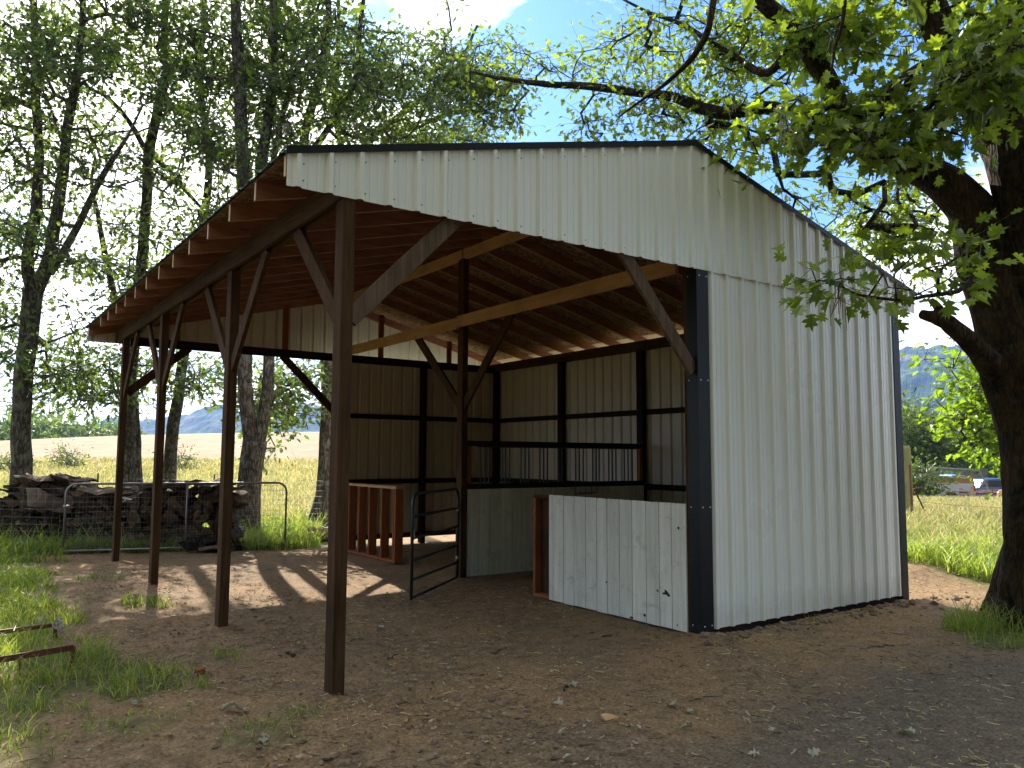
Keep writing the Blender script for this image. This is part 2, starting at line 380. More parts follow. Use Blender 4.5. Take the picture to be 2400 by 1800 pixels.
x,y=scatter(-5,1.5,3.2,10,60000,seed=3); r=R.uniform(.5,1.25,len(x)); gm=grassmask(x,y)
grass_obj('path_grass',np.stack([x,y,ground(x,y)-.01],1),(.05+.20*gm)*r,.008+.006*R.random(len(x)),.8,M['grass'],'bright grass clumps between the barn posts and the wire gate',6)
# grass along gate and woodpile
x,y,d=wedge(-250,760,12.6,20,42000,9); gm=grassmask(x,y); k=(gm>.3)&(R.random(len(x))<gm); x,y,d=x[k],y[k],d[k]; n=len(x)
hh=np.where(R.random(n)<.06,.62,.30)*R.uniform(.5,1.2,n)
grass_obj('fence_grass',np.stack([x,y,ground(x,y)-.01],1),hh,.010+.008*R.random(n),.7,M['grass'],'tall bright grass growing under the wire gate and round the trunks',7)
x,y,d=wedge(-500,1250,19,75,90000,10,.9); n=len(x); pn=fbm(x*.12,y*.12,61,3)
kk=R.random(n)<sst(.25,.5,pn+.1); x,y,d=x[kk],y[kk],d[kk]; n=len(x)
grass_obj('field_grass',np.stack([x,y,ground(x,y)-.02],1),.45*R.uniform(.5,1.25,n),.012+.0010*d,.6,M['meadow'],'tall seeding field grass beyond the row of trees',8)
# right meadow
x,y,d=wedge(2060,2900,10.5,46,120000,12,.85); gm=grassmask(x,y); k=(R.random(len(x))<gm)&(x>9.2); x,y,d=x[k],y[k],d[k]; n=len(x)
near=R.random(n)<sst(27,12,d+4*(fbm(x*.5,y*.5,91,3)-.5))
for nm,mk,mt,lb,sd in (('meadow_grass',near,M['grass'],'lush green grass right of the barn in full sun',13),('hay_grass',~near,M['meadow'],'golden seeding grass in front of the parked pickup',14)):
    xx,yy,dd=x[mk],y[mk],d[mk]; n=len(xx)
    grass_obj(nm,np.stack([xx,yy,ground(xx,yy)-.02],1),(.36 if mk is near else .50)*R.uniform(.4,1.4,n),.007+.0008*dd,.75,mt,lb,sd)
# ---------------------------------------------------------------- litter, pebbles
def litter(name,n,box,smin,smax,material,label,seed,flat=.35,asp=1.6,thr=None):
    r=np.random.default_rng(seed); x=r.uniform(box[0],box[1],n); y=r.uniform(box[2],box[3],n)
    if thr: k=fbm(x*1.1,y*1.1,seed,3)>thr; x,y=x[k],y[k]; n=len(x)
    s=r.uniform(smin,smax,n)*r.uniform(.5,1,n); a=r.uniform(0,2*np.pi,n)
    e1=np.stack([np.cos(a),np.sin(a),r.normal(0,flat*.6,n)],1); e2=np.stack([-np.sin(a),np.cos(a),r.normal(0,flat,n)],1)
    c=np.stack([x,y,ground(x,y)+.006+.12*s],1)
    sh=[(-1,0,0),(-.55,.42,.15),(-.1,.28,.0),(.35,.5,.12),(1,.05,0),(.5,-.4,.1),(.0,-.3,0),(-.6,-.4,.14)]
    V=np.stack([c+e1*(s*p*.5)[:,None]+e2*(s*q/asp)[:,None]+np.array([0,0,1])*(s*w)[:,None] for p,q,w in sh],1)
    idx=(np.arange(n)[:,None]*8+np.arange(8)[None]).ravel()
    me=raw_mesh(name,V.reshape(-1,3),np.full(n,8),idx,[material]); return tag(link(name,me),label,'debris',kind='stuff')
M['litter']=leafm('dead leaf litter',(.12,.075,.045),(.24,.165,.10),(.42,.34,.25),.1,.8,.2)
M['litter2']=leafm('bark chips',(.16,.11,.07),(.30,.22,.14),(.45,.38,.27),.05,.8,.2)
litter('mound_litter',900,(7.6,12.5,-1.5,4),.02,.07,M['litter2'],'pale bark and straw litter on the dirt mound behind the right corner',29,flat=.5,asp=3)
litter('leaf_litter',9500,(-3,1.4,-3.4,8),.012,.05,M['litter'],'dry brown leaf litter thick over the left of the yard',21,thr=.36)
litter('wood_chips',1500,(-2.6,3.5,-3.8,4),.02,.06,M['litter2'],'paler bark chips and curled dead leaves lying in the front yard',28,flat=.5,asp=2.2)
litter('fallen_bits',2600,(-.5,8.5,-4.2,-.2),.012,.034,M['litter2'],'pale curled leaf bits and chips on the darker soil in front of the barn',26,flat=.45,asp=2.0,thr=.40)
litter('bark_crumbs',9500,(-2,9,-4.2,6),.006,.022,M['litter'],'small bark and leaf crumbs scattered over the whole yard',22)
def straws(name,n,box,L,seed,label,thr=.5,material=None):
    r=np.random.default_rng(seed); x=r.uniform(box[0],box[1],n); y=r.uniform(box[2],box[3],n)
    k=fbm(x*.8,y*.8,seed,3)>thr; x,y=x[k],y[k]; n=len(x); a=r.uniform(0,6.28,n); l=L*r.uniform(.3,1.2,n); w=.0008+.0012*r.random(n)
    m=np.stack([x,y,ground(x,y)+.008],1); d=np.stack([np.cos(a),np.sin(a),r.normal(0,.10,n)],1); b=np.stack([-np.sin(a),np.cos(a),0*a],1); cv=(l*r.normal(0,.18,n))[:,None]
    up=np.array([0,0,.004]); rows=[]
    for t in (-.5,0,.5):
        c=m+d*(l*t)[:,None]+b*cv*(1-4*t*t); rows+=[c-b*w[:,None],c+b*w[:,None]+up]
    V=np.stack(rows,1); f=np.array([0,1,3,2,2,3,5,4]); idx=((np.arange(n)*6)[:,None]+f[None]).ravel()
    me=raw_mesh(name,V.reshape(-1,3),np.full(2*n,4),idx,[material or M['drygrass']]); return tag(link(name,me),label,'debris',kind='stuff')
straws('straw_bits',4200,(-1,9,-4.4,3.5),.075,23,'pale straw and dry twigs strewn over the trodden front yard',.50)
M['darktwig']=mat('dark dry twigs',(.09,.065,.045),.9)
straws('twig_bits',3200,(-2.5,8,-4.3,4.5),.09,27,'thin dark dry twigs strewn over the front yard',.45,M['darktwig'])
straws('straw_patch',900,(3.2,4.6,-3.9,-3.2),.16,24,'patch of loose dry straw on the dark soil at the front right',.3)
M['stone']=mat('dusty stones',(.25,.18,.12),.95); 
_t=NT(M['stone']); _n=_t.noise(_t.coord('Object'),14,6,.7); _i=_t.N('ShaderNodeNewGeometry').outputs['Random Per Island']
_t.L(_t.mix(1,_t.ramp(_n,[(.3,(.13,.09,.055)),(.7,(.27,.19,.12))]),_t.ramp(_i,[(0,.7),(1,1.3)]),'MULTIPLY'),_t.b.inputs['Base Color']); _t.L(_t.bump(_n,.5,.01),_t.b.inputs['Normal'])
def rock_arrays(c,s,r,seg=7,ring=5):
    V=[];F=[]
    for i in range(ring+1):
        ph=math.pi*i/ring
        for j in range(seg):
            th=2*math.pi*j/seg; q=1+r.normal(0,.13)
            V.append((c[0]+s[0]*q*math.sin(ph)*math.cos(th),c[1]+s[1]*q*math.sin(ph)*math.sin(th),c[2]+s[2]*q*math.cos(ph)))
    for i in range(ring):
        for j in range(seg): F.append((i*seg+j,i*seg+(j+1)%seg,(i+1)*seg+(j+1)%seg,(i+1)*seg+j))
    return V,F
def pebbles(name,n,box,s0,s1,label,seed,fn=None):
    r=np.random.default_rng(seed); mb=MB()
    for _ in range(n):
        x=r.uniform(box[0],box[1]); y=r.uniform(box[2],box[3])
        if fn: x,y=fn(r)
        s=s0+(s1-s0)*r.random()**3; V,F=rock_arrays((x,y,float(ground(x,y))+s*.2),(s*r.uniform(.7,1.3),s,s*.65),r,6,4); mb.add(V,F)
    o=mb.build(name,M['stone'],smooth=False); return tag(o,label,'stones',kind='stuff')
pebbles('gravel',1500,(-1.8,8.5,-4.3,1.0),.004,.020,'small earthy pebbles and clods over the front yard',31)
pebbles('wall_clods',170,(0,0,0,0),.012,.05,'lumps of dug earth along the foot of the white wall',32,lambda r:(r.uniform(3.3,8.0),r.normal(-.30,.09)))
pebbles('corner_clods',260,(-.9,1.0,-1.9,-.2),.008,.032,'crumbly clods of earth at the bottom of the yard',33)
def rock(name,u_,v_,s,label,seed,flat=.55,material=None):
    d=1.6565*F/(v_-1073); p=at(u_,v_,d); r=np.random.default_rng(seed)
    z=float(ground(p[0],p[1])); V,F_=rock_arrays((0,0,0),(s,s*.8,s*flat),r,11,8)
    mb=MB(); mb.add(V,F_); o=mb.build(name,material or M['stone'],smooth=True); o.location=(p[0],p[1],z+s*flat*.45); return tag(o,label,'stone')
rock('stone',805,1782,.042,'largest dusty stone at the bottom edge of the yard',1)
rock('stone',765,1778,.028,'small brown stone left of the largest one at the bottom edge',2)
rock('stone',875,1785,.03,'brown stone just right of the largest one at the bottom edge',3)
rock('stone',440,1620,.05,'flat pale stone in the dirt left of the nearest barn post',4,.3)
rock('stone',1650,1478+20,.05,'earthy stone against the foot of the black corner post',5)
# ================================================================= BARN
W=3.5523; D=8.48; OV=.4535; YB=9.09; YF=-.045
def ztop(x): return 3.688+.249*(min(x,2*W-x)+OV)          # top of rafters
barn=empty('pole_barn',(W,D/2,0),'open fronted pole barn with white ribbed metal siding and brown timber posts','barn')
BO=(W,D/2,0)
def bm(): return MB(BO)
# posts ---------------------------------------------------------------
def post(x,y,z1,wx=.089,wy=.14,m='dark_z',name='post',z0=-.25,label=None):
    o=bm().beam((x,y,z0),(x,y,z1),wx,wy,up=(0,1,0),bev=.004).build(name,M[m],barn,label=label); return o
PY=[.035,2.7255,5.7618,D]
for i,y in enumerate(PY): post(0,y,3.46 if i else 3.50)
post(W+.045,.045,4.40); post(W,4.17,4.40); post(W,D,4.40); post(1.5*W,D,3.37,name='post',m='black_z')
post(2*W-.06,D,3.39,m='black_z'); post(2*W-.06,6.33,3.41,m='black_z'); post(2*W-.06,4.25,3.42,m='black_z'); post(2*W-.06,2.1,3.42,m='black_z'); post(2*W-.06,.045,3.42,m='black_z')
# headers -----------------------------------------------------------------
bm().beam((-.042,-.02,3.555),(-.042,D+.6,3.555),.040,.185).beam((.042,-.02,3.555),(.042,D+.6,3.555),.040,.185).build('header',M['dark_y'],barn,label='dark doubled header along the open left eave')
bm().beam((.07,D,3.44),(2*W,D,3.44),.045,.14).build('header',M['black_x'],barn,label='dark header across the back of the barn')
bm().beam((2*W-.06,.1,3.485),(2*W-.06,D+.5,3.485),.085,.16).build('header',M['dark_y'],barn,label='dark header on top of the right wall')
bm().beam((.0,.035,3.575),(2*W-.05,.035,3.575),.045,.15).build('header',M['dark_x'],barn,label='header behind the front gable siding')
for a,b in ((-.0,4.15),(4.19,YB)): bm().beam((W,a,4.47),(W,b,4.47),.045,.15).build('ridge_beam',M['tan_y'],barn)
bm().beam((W-.070,.13,3.515),(W-.070,4.2,3.515),.045,.155).build('tie_beam',M['tan_y'],barn)
bm().beam((W-.072,4.203,3.495),(W-.072,D-.03,3.495),.045,.155).build('tie_beam',M['tan_y'],barn)
# braces ------------------------------------------------------------------
M['weathered']=wood('weathered brown lumber',(.075,.050,.034),(.19,.135,.095),'z',spots=.5)
def brace(p0,p1,w=.040,h=.13,up=(0,0,1),m='dark_z'):
    bm().beam(p0,p1,w,h,up=up).build('brace',M[m],barn,label='lighter weathered brace' if m!='dark_z' else None)
brace((0.0,.08,2.60),(0,1.02,3.50))
for y in PY[1:3]:
    brace((0,y-.05,2.50),(0,y-1.0,3.48)); brace((0,y+.05,2.50),(0,y+1.0,3.48))
brace((0,D-.06,2.55),(0,D-.95,3.48))
brace((.045,.035,2.62),(.93,.035,3.52),m='weathered'); brace((.05,D,2.62),(.95,D,3.40)); brace((W-.06,D,2.45),(W-1.05,D,3.40))
brace((W-.01,-.005,2.48),(W-.93,-.005,3.53),m='weathered')
brace((W,4.14,2.33),(W,3.0,3.47)); brace((W,4.20,2.33),(W,5.5,3.47))
# rafters -----------------------------------------------------------------
M['edge']=wood('rafter underside painted bounce',(.30,.19,.12),(.42,.28,.18),'x',knots=False)  # paler underside colour stands in for light bounced up from the ground
def rafter(y,side,m='fir_x',depth=.145,th=.04,x_end=-OV,label=None):
    xs=[x_end,W-.003]; 
    P=[]
    for x in xs: P.append((x if side<0 else 2*W-x, ztop(x)))
    (xa,za),(xb,zb)=P
    poly=[(xa,y-th/2,za-depth),(xb,y-th/2,zb-depth),(xb,y-th/2,zb),(xa,y-th/2,za)]
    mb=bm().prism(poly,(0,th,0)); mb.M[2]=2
    # freshly sawn tail end
    e=-.003 if side<0 else .003
    mb.prism([(xa+e,y-th/2+.001,za-depth+.002),(xa+e,y+th/2-.001,za-depth+.002),(xa+e,y+th/2-.001,za-.002),(xa+e,y-th/2+.001,za-.002)],(-e*.8,0,0),1)
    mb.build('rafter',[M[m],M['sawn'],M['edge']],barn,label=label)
RY=[.015]+[.655+.656*i for i in range(13)]
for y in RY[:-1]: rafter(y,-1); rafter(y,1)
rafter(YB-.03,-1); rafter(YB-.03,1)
# gable studs on the back ---------------------------------------------------
for x in (.75,2.55,4.4,5.9):
    z1=ztop(x)-.15; bm().beam((x,D+.005,3.515),(x,D+.005,z1),.10,.04,up=(0,1,0)).build('gable_stud',M['red_z'],barn)
# roof --------------------------------------------------------------------
for sgn in (-1,1):
    def X(x): return x if sgn<0 else 2*W-x
    a=(X(-OV-.0),YF-.0,ztop(-OV)+.003); b=(X(W),YF,ztop(W)+.003)
    poly=[(X(-OV),YF+.01,ztop(-OV)+.002),(X(W-.001),YF+.01,ztop(W)+.002),(X(W-.001),YF+.01,ztop(W)+.014),(X(-OV),YF+.01,ztop(-OV)+.014)]
    bm().prism(poly,(0,YB-YF-.012,0)).build('roof_sheathing',M['osb'],barn)
    # ribbed metal
    ys=[];hs=[]; y=YF-.03
    while y<YB+.02:
        for dy,h in ((0,0),(.082,0),(.098,.019),(.122,.019),(.138,0),(.1755,0),(.1795,.003),(.1855,.003),(.1895,0)):
            ys.append(y+dy); hs.append(h)
        y+=.2286
    xe=-OV-.035; n=len(ys); V=[]
    for x in (xe,W): V+=[(X(x),yy,ztop(x)+.017+h) for yy,h in zip(ys,hs)]
    for x in (xe,W): V+=[(X(x),yy,ztop(x)+.0155+h*.9) for yy,h in zip(ys,hs)]
    Fc=[(i,i+1,n+i+1,n+i) if sgn<0 else (i,n+i,n+i+1,i+1) for i in range(n-1)]
    Fc+=[(2*n+i,3*n+i,3*n+i+1,2*n+i+1) for i in range(n-1)]+[(i,2*n+i,2*n+i+1,i+1) for i in range(n-1)]
    bm().add(V,Fc).build('roof_panel',M['roofmetal'],barn)
bm().prism([(W-.16,YF-.035,ztop(W-.16)+.042),(W,YF-.035,ztop(W)+.046),(W+.16,YF-.035,ztop(W-.16)+.042),(W+.16,YF-.035,ztop(W-.16)+.048),(W,YF-.035,ztop(W)+.058),(W-.16,YF-.035,ztop(W-.16)+.048)],(0,YB-YF+.05,0)).build('ridge_cap',M['roofmetal'],barn)
# siding --------------------------------------------------------------------
def profile(a,b,phase=0.0,joint=None):
    """positions + outward offsets of the ribbed sheet between a and b"""
    P=[(a,0)]; s=a-.2286+phase
    while s<b:
        for d,h in ((.0,0),(.021,.029),(.047,.029),(.068,0),(.104,0),(.107,.0032),(.115,.0032),(.118,0),(.168,0),(.171,.0032),(.179,.0032),(.182,0)):
            if a<s+d<b: P.append((s+d,h))
        s+=.2286
    P.append((b,P[-1][1] if False else 0)); return P
def ribbed(name,a,b,z0,z1,put,parent,label=None,screws=(),phase=0.0,thick=.002,flip=False):
    """put(s,h,z)->xyz where h is outward; z0,z1 callables"""
    P=profile(a,b,phase); n=len(P); V=[]
    zs=lambda f,s: f(s) if callable(f) else f
    for f in (z0,z1): V+=[put(s,h,zs(f,s)) for s,h in P]
    for f in (z0,z1): V+=[put(s,h-thick,zs(f,s)) for s,h in P]
    Fo=[(i,i+1,n+i+1,n+i) for i in range(n-1)]; Fi=[(2*n+i,3*n+i,3*n+i+1,2*n+i+1) for i in range(n-1)]
    E=[(i,2*n+i,2*n+i+1,i+1) for i in range(n-1)]+[(0,n,3*n,2*n),(n-1,3*n-1,4*n-1,2*n-1)]
    if flip: Fo=[t[::-1] for t in Fo]; Fi=[t[::-1] for t in Fi]
    mb=bm().add(V,Fo).add(V,Fi,1).add(V,E,0)
    for s,h in P:
        k=round((s-a-phase)/.2286)
        if k%4==1 and abs(s-(a+phase+k*.2286))<1e-4:
            q=s+.069; zz=(zs(z0,q),zs(z1,q))
            if q+.004<b: mb.add([put(q,.0005,zz[0]),put(q,.0045,zz[0]),put(q+.003,.0045,zz[0]),put(q+.003,.0005,zz[0]),put(q,.0005,zz[1]),put(q,.0045,zz[1]),put(q+.003,.0045,zz[1]),put(q+.003,.0005,zz[1])],[(0,1,5,4),(1,2,6,5),(2,3,7,6),(0,3,2,1),(4,5,6,7)])
    for row in screws:
        s=a+.2286*math.ceil(0)+phase+.075
        while s<b-.01:
            z=zs(row,s)+.004*math.sin(s*37)
            if z<zs(z1,s)-.02 and z>zs(z0,s)+.01:
                c=[put(s+.006*math.cos(q),.0045,z+.006*math.sin(q)) for q in [k*math.pi/3 for k in range(6)]]
                c2=[put(s+.007*math.cos(q),.0005,z+.007*math.sin(q)) for q in [k*math.pi/3 for k in range(6)]]
                mb.add(c+c2,[(0,1,2,3,4,5)]+[(j,6+j,6+(j+1)%6,(j+1)%6) for j in range(6)],2)
            s+=.2286
    return mb.build(name,[M['siding'],M['siding_in'],M['screw']],parent,label=label)
front=lambda off: (lambda s,h,z:(s,YF-off-h,z))
TR=lambda x: ztop(x)+.012
ribbed('gable_siding',-OV-.01,2*W+OV+.01,3.462,TR,front(.004),barn,'wide white ribbed siding panel on the front gable',screws=(3.52,lambda s:TR(s)-.09),phase=.04)
ribbed('wall_siding',W+.150,2*W-.02,.055,3.475,front(-.012),barn,'white ribbed siding on the right half of the front wall',screws=(.13,1.20,2.40),phase=.04)
# bottom board behind wall siding
bm().beam((W+.1,.0,.03),(2*W,.0,.03),.04,.14).build('skirt_board',M['black_x'],barn)
bm().prism([(2*W+OV-.17,YF+.1,ztop(2*W+OV-.17)-.001),(2*W+OV,YF+.1,ztop(2*W+OV)-.001),(2*W+OV,YF+.1,ztop(2*W+OV)-.012),(2*W+OV-.17,YF+.1,ztop(2*W+OV-.17)-.012)],(0,YB-YF-.2,0)).build('eave_light_strip',M['sawn'],barn,label='pale strip added under the right eave as its line of light')  # added strip; its pale colour imitates the bright lit line along the eave
ribbed('wall_siding',.10,YB-.5,.08,3.54,lambda s,h,z:(2*W+.012+h,s,z),barn,'white ribbed siding on the long right wall',phase=.08)
ribbed('wall_siding',W-.08,2*W+.0,.16,3.50,lambda s,h,z:(s,D+.085+h,z),barn,'white ribbed siding on the back wall',phase=.05,flip=True)
ribbed('gable_siding',-OV-.01,2*W+OV+.01,3.462,TR,lambda s,h,z:(s,YB+h,z),barn,'white ribbed siding panel on the back gable',phase=.05,flip=True)
# girts ------------------------------------------------------------------
for z in (.16,1.18,2.39):
    bm().beam((W-.08,D+.062,z),(2*W,D+.062,z),.04,.09).build('girt',M['black_x'],barn)
    bm().beam((2*W-.009,.1,z),(2*W-.009,D,z),.038,.09).build('girt',M['black_y'],barn)
    bm().beam((W+.15,.035,z),(2*W-.1,.035,z),.04,.09).build('girt',M['black_x'],barn)
# corner trims ---------------------------------------------------------------
def trim(polys,label):
    mb=bm()
    for p,e in polys: mb.prism(p,e)
    mb.build('corner_trim',M['trim'],barn,label=label)
T=.004; zt=3.462
trim([([(W,YF-.018,-.03),(W+.155,YF-.018,-.03),(W+.155,YF-.018+T,-.03),(W,YF-.018+T,-.03)],(0,0,zt+.03)),
      ([(W-T,YF-.018,-.03),(W,YF-.018,-.03),(W,YF+.115,-.03),(W-T,YF+.115,-.03)],(0,0,zt+.03)),
      ([(W+.155,YF-.018,-.03),(W+.155,YF-.012,-.03),(W+.161,YF-.012,-.03),(W+.161,YF-.018,-.03)],(0,0,zt+.03))],'black trim on the centre corner post of the front')
trim([([(2*W-.10,YF-.022,.0),(2*W+.036,YF-.022,.0),(2*W+.036,YF-.018,.0),(2*W-.10,YF-.018,.0)],(0,0,zt)),
      ([(2*W+.036,YF-.022,.0),(2*W+.040,YF-.022,.0),(2*W+.040,YF+.12,.0),(2*W+.036,YF+.12,.0)],(0,0,zt))],'black trim on the right front corner')
trim([([(2*W-.1,D+.108,.0),(2*W+.040,D+.108,.0),(2*W+.040,D+.112,.0),(2*W-.1,D+.112,.0)],(0,0,zt)),
      ([(2*W+.036,D-.02,.0),(2*W+.040,D-.02,.0),(2*W+.040,D+.108,.0),(2*W+.036,D+.108,.0)],(0,0,zt))],'black trim on the right back corner')
M['bare']=mat('bare screw heads',(.75,.76,.75),.35,.6)
for zz in (.10,1.19,2.39,3.40):
    for sx,sy,sc_ in ((W+.03,YF-.024,(.008,.004,.008)),(W+.13,YF-.024,(.008,.004,.008)),(W-.007,YF+.09,(.004,.008,.008))):
        V,F_=rock_arrays((sx,sy,zz),sc_,np.random.default_rng(1),6,3); bm().add(V,F_).build('trim_screw',M['bare'],barn)
# rake trims: dark strips along the gable edges
for yy,lab in ((YF-.034,'dark edge trim along the front gable'),(YB+.030,'dark edge trim along the back gable')):
    mb=bm()
    for sg in (-1,1):
        X=(lambda x:x) if sg<0 else (lambda x:2*W-x)
        p=[(X(-OV-.03),yy,ztop(-OV-.03)-.012),(X(W),yy,ztop(W)-.012),(X(W),yy,ztop(W)+.045),(X(-OV-.03),yy,ztop(-OV-.03)+.045)]
        mb.prism(p,(0,.005,0))
        q=[(X(-OV-.03),yy+.005,ztop(-OV-.03)+.041),(X(W),yy+.005,ztop(W)+.041),(X(W),yy+.005,ztop(W)+.045),(X(-OV-.03),yy+.005,ztop(-OV-.03)+.045)]
        mb.prism(q,(0,.05 if yy<1 else -.05,0))
    mb.build('rake_trim',M['trim'],barn,label=lab)
# ---- front half wall (white boards over stud frame) ----------------------------
def hw_empty(name,label,loc):
    o=link(name,None,barn); o.location=(loc[0]-BO[0],loc[1]-BO[1],loc[2]); o['label']=label; return o
def sub(mb,name,mats,parent,loc,label=None):
    mb.org=np.array(loc,float); return mb.build(name,mats,parent,label=label)
def boards(p0,axis,L,z0,z1,th,widths,side):
    """vertical boards along axis from p0; side = outward sign on the other axis"""
    mb=MB(); s=0;i=0; r=np.random.default_rng(4)
    while s<L-.01:
        w=min(widths[i%len(widths)],L-s); g=.0038; dz=r.uniform(-.004,.004)
        a=s+g; b=s+w-g; o=r.uniform(0,.002)
        if axis=='y': mb.beam((p0[0]+side*(th/2+o),p0[1]+(a+b)/2,z0+dz),(p0[0]+side*(th/2+o),p0[1]+(a+b)/2,z1+dz*.3),th,b-a,up=(0,1,0),bev=.002)
        else: mb.beam((p0[0]+(a+b)/2,p0[1]+side*(th/2+o),z0+dz),(p0[0]+(a+b)/2,p0[1]+side*(th/2+o),z1+dz*.3),b-a,th,up=(0,1,0),bev=.002)
        s+=w; i+=1
    return mb
loc=(W,1.2,0)
hw=hw_empty('half_wall','white boarded half wall between the black corner post and the stall opening',loc)
sub(boards((W,.10,0),'y',2.11,.02,1.215,.019,[.19,.165,.18,.20,.185],-1),'boarding',M['planks'],hw,loc)
sub(MB().box(W+.001,W+.004,.11,2.2,.03,1.20),'gap_shade',M['black_y'],hw,loc)  # thin dark sheet added to stand in for shade in the board gaps
sub(boards((W+.089,.10,0),'y',2.45,.03,1.20,.016,[.2],1),'boarding',M['dark_z'],hw,loc)
for y in (2.515,1.93,1.32,.72): sub(MB().beam((W+.045,y,.06),(W+.045,y,1.165),.089,.04,up=(0,1,0)),'stud',M['dark_z'] if y<2.4 else M['red_z'],hw,loc)
sub(MB().beam((W+.045,.1,.035),(W+.045,2.535,.035),.089,.04),'plate',M['red_y'],hw,loc); sub(MB().beam((W+.045,.1,1.185),(W+.045,2.535,1.185),.089,.04),'plate',M['dark_y'],hw,loc)
def chip(u,v,s,seed):
    q=at(u,v,1)-CAM; t_=(W-.0225-CAM[0])/q[0]; p=CAM+q*t_; r=np.random.default_rng(seed)
    pts=[(W-.0225,p[1]+s*math.cos(a)*r.uniform(.3,1.2),p[2]+s*.7*math.sin(a)*r.uniform(.3,1.2)) for a in np.linspace(0,6.28,9,endpoint=False)]
    return pts
mb=MB()
for i_,(x_,y_,s_) in enumerate([(1990,1205,.045),(2005,1215,.03),(1945,1190,.018),(1650,1140,.018),(1795,1345,.024),(1870,1330,.026),(2065,830,.024),(2060,1390,.012),(1780,745,.008),(1700,748,.008),(2050,690,.007),(1610,905,.007),(1960,1170,.01),(1390,730,.008),(1815,940,.006)]):
    mb.prism(chip(x_/2.458+750,y_/2.458+900,s_,i_),(-.0008,0,0))
sub(mb,'paint_chips',mat('bare dark wood under peeled paint',(.035,.028,.02),.9),hw,loc)
# ---- divider half wall + grille -------------------------------------------------
loc=(W+1.6,4.17,0); dv=hw_empty('half_wall','white boarded divider between the two stalls',loc)
sub(boards((W+.075,4.15,0),'x',2*W-.13-W-.075,.03,1.205,.019,[.19,.17,.2],-1),'boarding',M['planks'],dv,loc)
sub(MB().box(W+.08,2*W-.14,4.151,4.154,.04,1.19),'gap_shade',M['black_x'],dv,loc)  # same added dark sheet, making the divider's gaps look shaded
for x in (W+.10,W+1.1,W+2.1,2*W-.16): sub(MB().beam((x,4.195,.04),(x,4.195,1.19),.04,.08,up=(0,1,0)),'stud',M['dark_z'],dv,loc)
loc=(W+1.6,4.17,1.2); gr=hw_empty('stall_grille','timber framed grille of thin dark pipes above the stall divider',loc)
sub(MB().beam((W+.06,4.15,1.835),(2*W-.12,4.15,1.835),.045,.075),'rail',M['black_x'],gr,loc)
sub(MB().beam((W+.06,4.15,1.245),(2*W-.12,4.15,1.245),.045,.075),'rail',M['black_x'],gr,loc)
sub(MB().beam((W+.22,4.125,1.79),(2*W-.3,4.125,1.79),.03,.02),'rail',M['gatepaint'],gr,loc)
for x in (W+.10,2*W-.20): sub(MB().beam((x,4.15,1.284),(x,4.15,1.796),.05,.045,up=(0,1,0)),'jamb',M['red_z'],gr,loc)
for x in [3.84,3.91,3.98,4.2,4.26,4.33,4.53,4.6,4.67,4.87,4.94,5.01,5.22,5.29,5.55,5.62,5.7,5.89,5.96,6.02,6.22,6.29,6.37,6.55,6.63,6.72]:
    sub(MB().tube([(x,4.135,1.26),(x,4.135,1.80)],.011,8),'bar',M['gatepaint'],gr,loc)
# ---- bare stud wall at the rear -----------------------------------------------
loc=(W,7.2,0); sw=hw_empty('stud_wall','bare orange stud framed half wall at the rear stall',loc)
for y in (6.0,6.06,6.47,6.92,7.32,7.72,8.12): sub(MB().beam((W,y,.055),(W,y,1.145),.14,.04,up=(0,1,0)),'stud',M['red_z'],sw,loc)
for z in (.035,1.165): sub(MB().beam((W,5.98,z),(W,D-.1,z),.14,.04),'plate',M['tan_y'] if z>1 else M['red_y'],sw,loc)
# small wire rack hooked over the divider
mb=MB((5.7,4.10,1.2)); st=M['gatepaint']
x0,x1=5.52,5.86
mb.tube([(x0,4.12,1.10),(x0,4.12,1.26),(x1,4.12,1.26),(x1,4.12,1.10),(x0,4.12,1.10)],.006,6); mb.tube([(x0,4.0,1.12),(x0,4.0,1.22),(x1,4.0,1.22),(x1,4.0,1.12),(x0,4.0,1.12)],.005,6)
for x in (x0,x0+.11,x0+.22,x1): mb.tube([(x,4.12,1.22),(x,4.0,1.22)],.004,5); mb.tube([(x,4.0,1.12),(x,4.12,1.12)],.004,5); mb.tube([(x,4.0,1.12),(x,4.0,1.22)],.004,5)
o=mb.build('wire_rack',st); tag(o,'small black wire rack hooked on the top of the white stall divider','rack')
# ================================================================= TUBE GATE
h0=np.array([W-.085,4.10,0]); h1=np.array([2.15,2.985,0]); gd_=(h1-h0); GL=np.linalg.norm(gd_); gd_/=GL
gate=empty('stall_gate',tuple(h0),'dark green six rail tube gate swung open from the middle post','gate')
def GP(s,z): return h0+gd_*s+np.array([0,0,z])
r=.019
def gb(mb,name,m=None,**k): mb.org=h0.copy(); return mb.build(name,m or M['gatepaint'],gate,smooth=True,**k)
arc=[GP(.02,.05),GP(.02,1.08)]+[GP(.02+.13*(1-math.cos(a)),1.08+.14*math.sin(a)) for a in np.linspace(.2,1.57,6)]+[GP(GL-.17+.13*math.sin(a)+.0,1.08+.14*math.cos(a)) for a in np.linspace(0,1.4,6)]+[GP(GL-.04,1.08),GP(GL-.04,.03)]
gb(MB().tube(arc,r,10),'gate_frame')
for z in (.05,.25,.47,.72,.965): gb(MB().tube([GP(.03,z),GP(GL-.05,z)],r*.85,10),'rail')
gb(MB().tube([GP(.30,.05),GP(.30,.97)],.004,4) if False else MB().beam(GP(GL-.062,.70),GP(GL-.062,.83),.004,.05,up=(1,0,0)),'sticker',mat('white paper sticker',(.6,.6,.6),.6))
for z in (.3,.95): gb(MB().tube([GP(.02,z-.03),GP(.02,z+.03)],.026,8).tube([GP(.02,z),GP(-.05,z)],.009,6),'hinge',M['steel'])
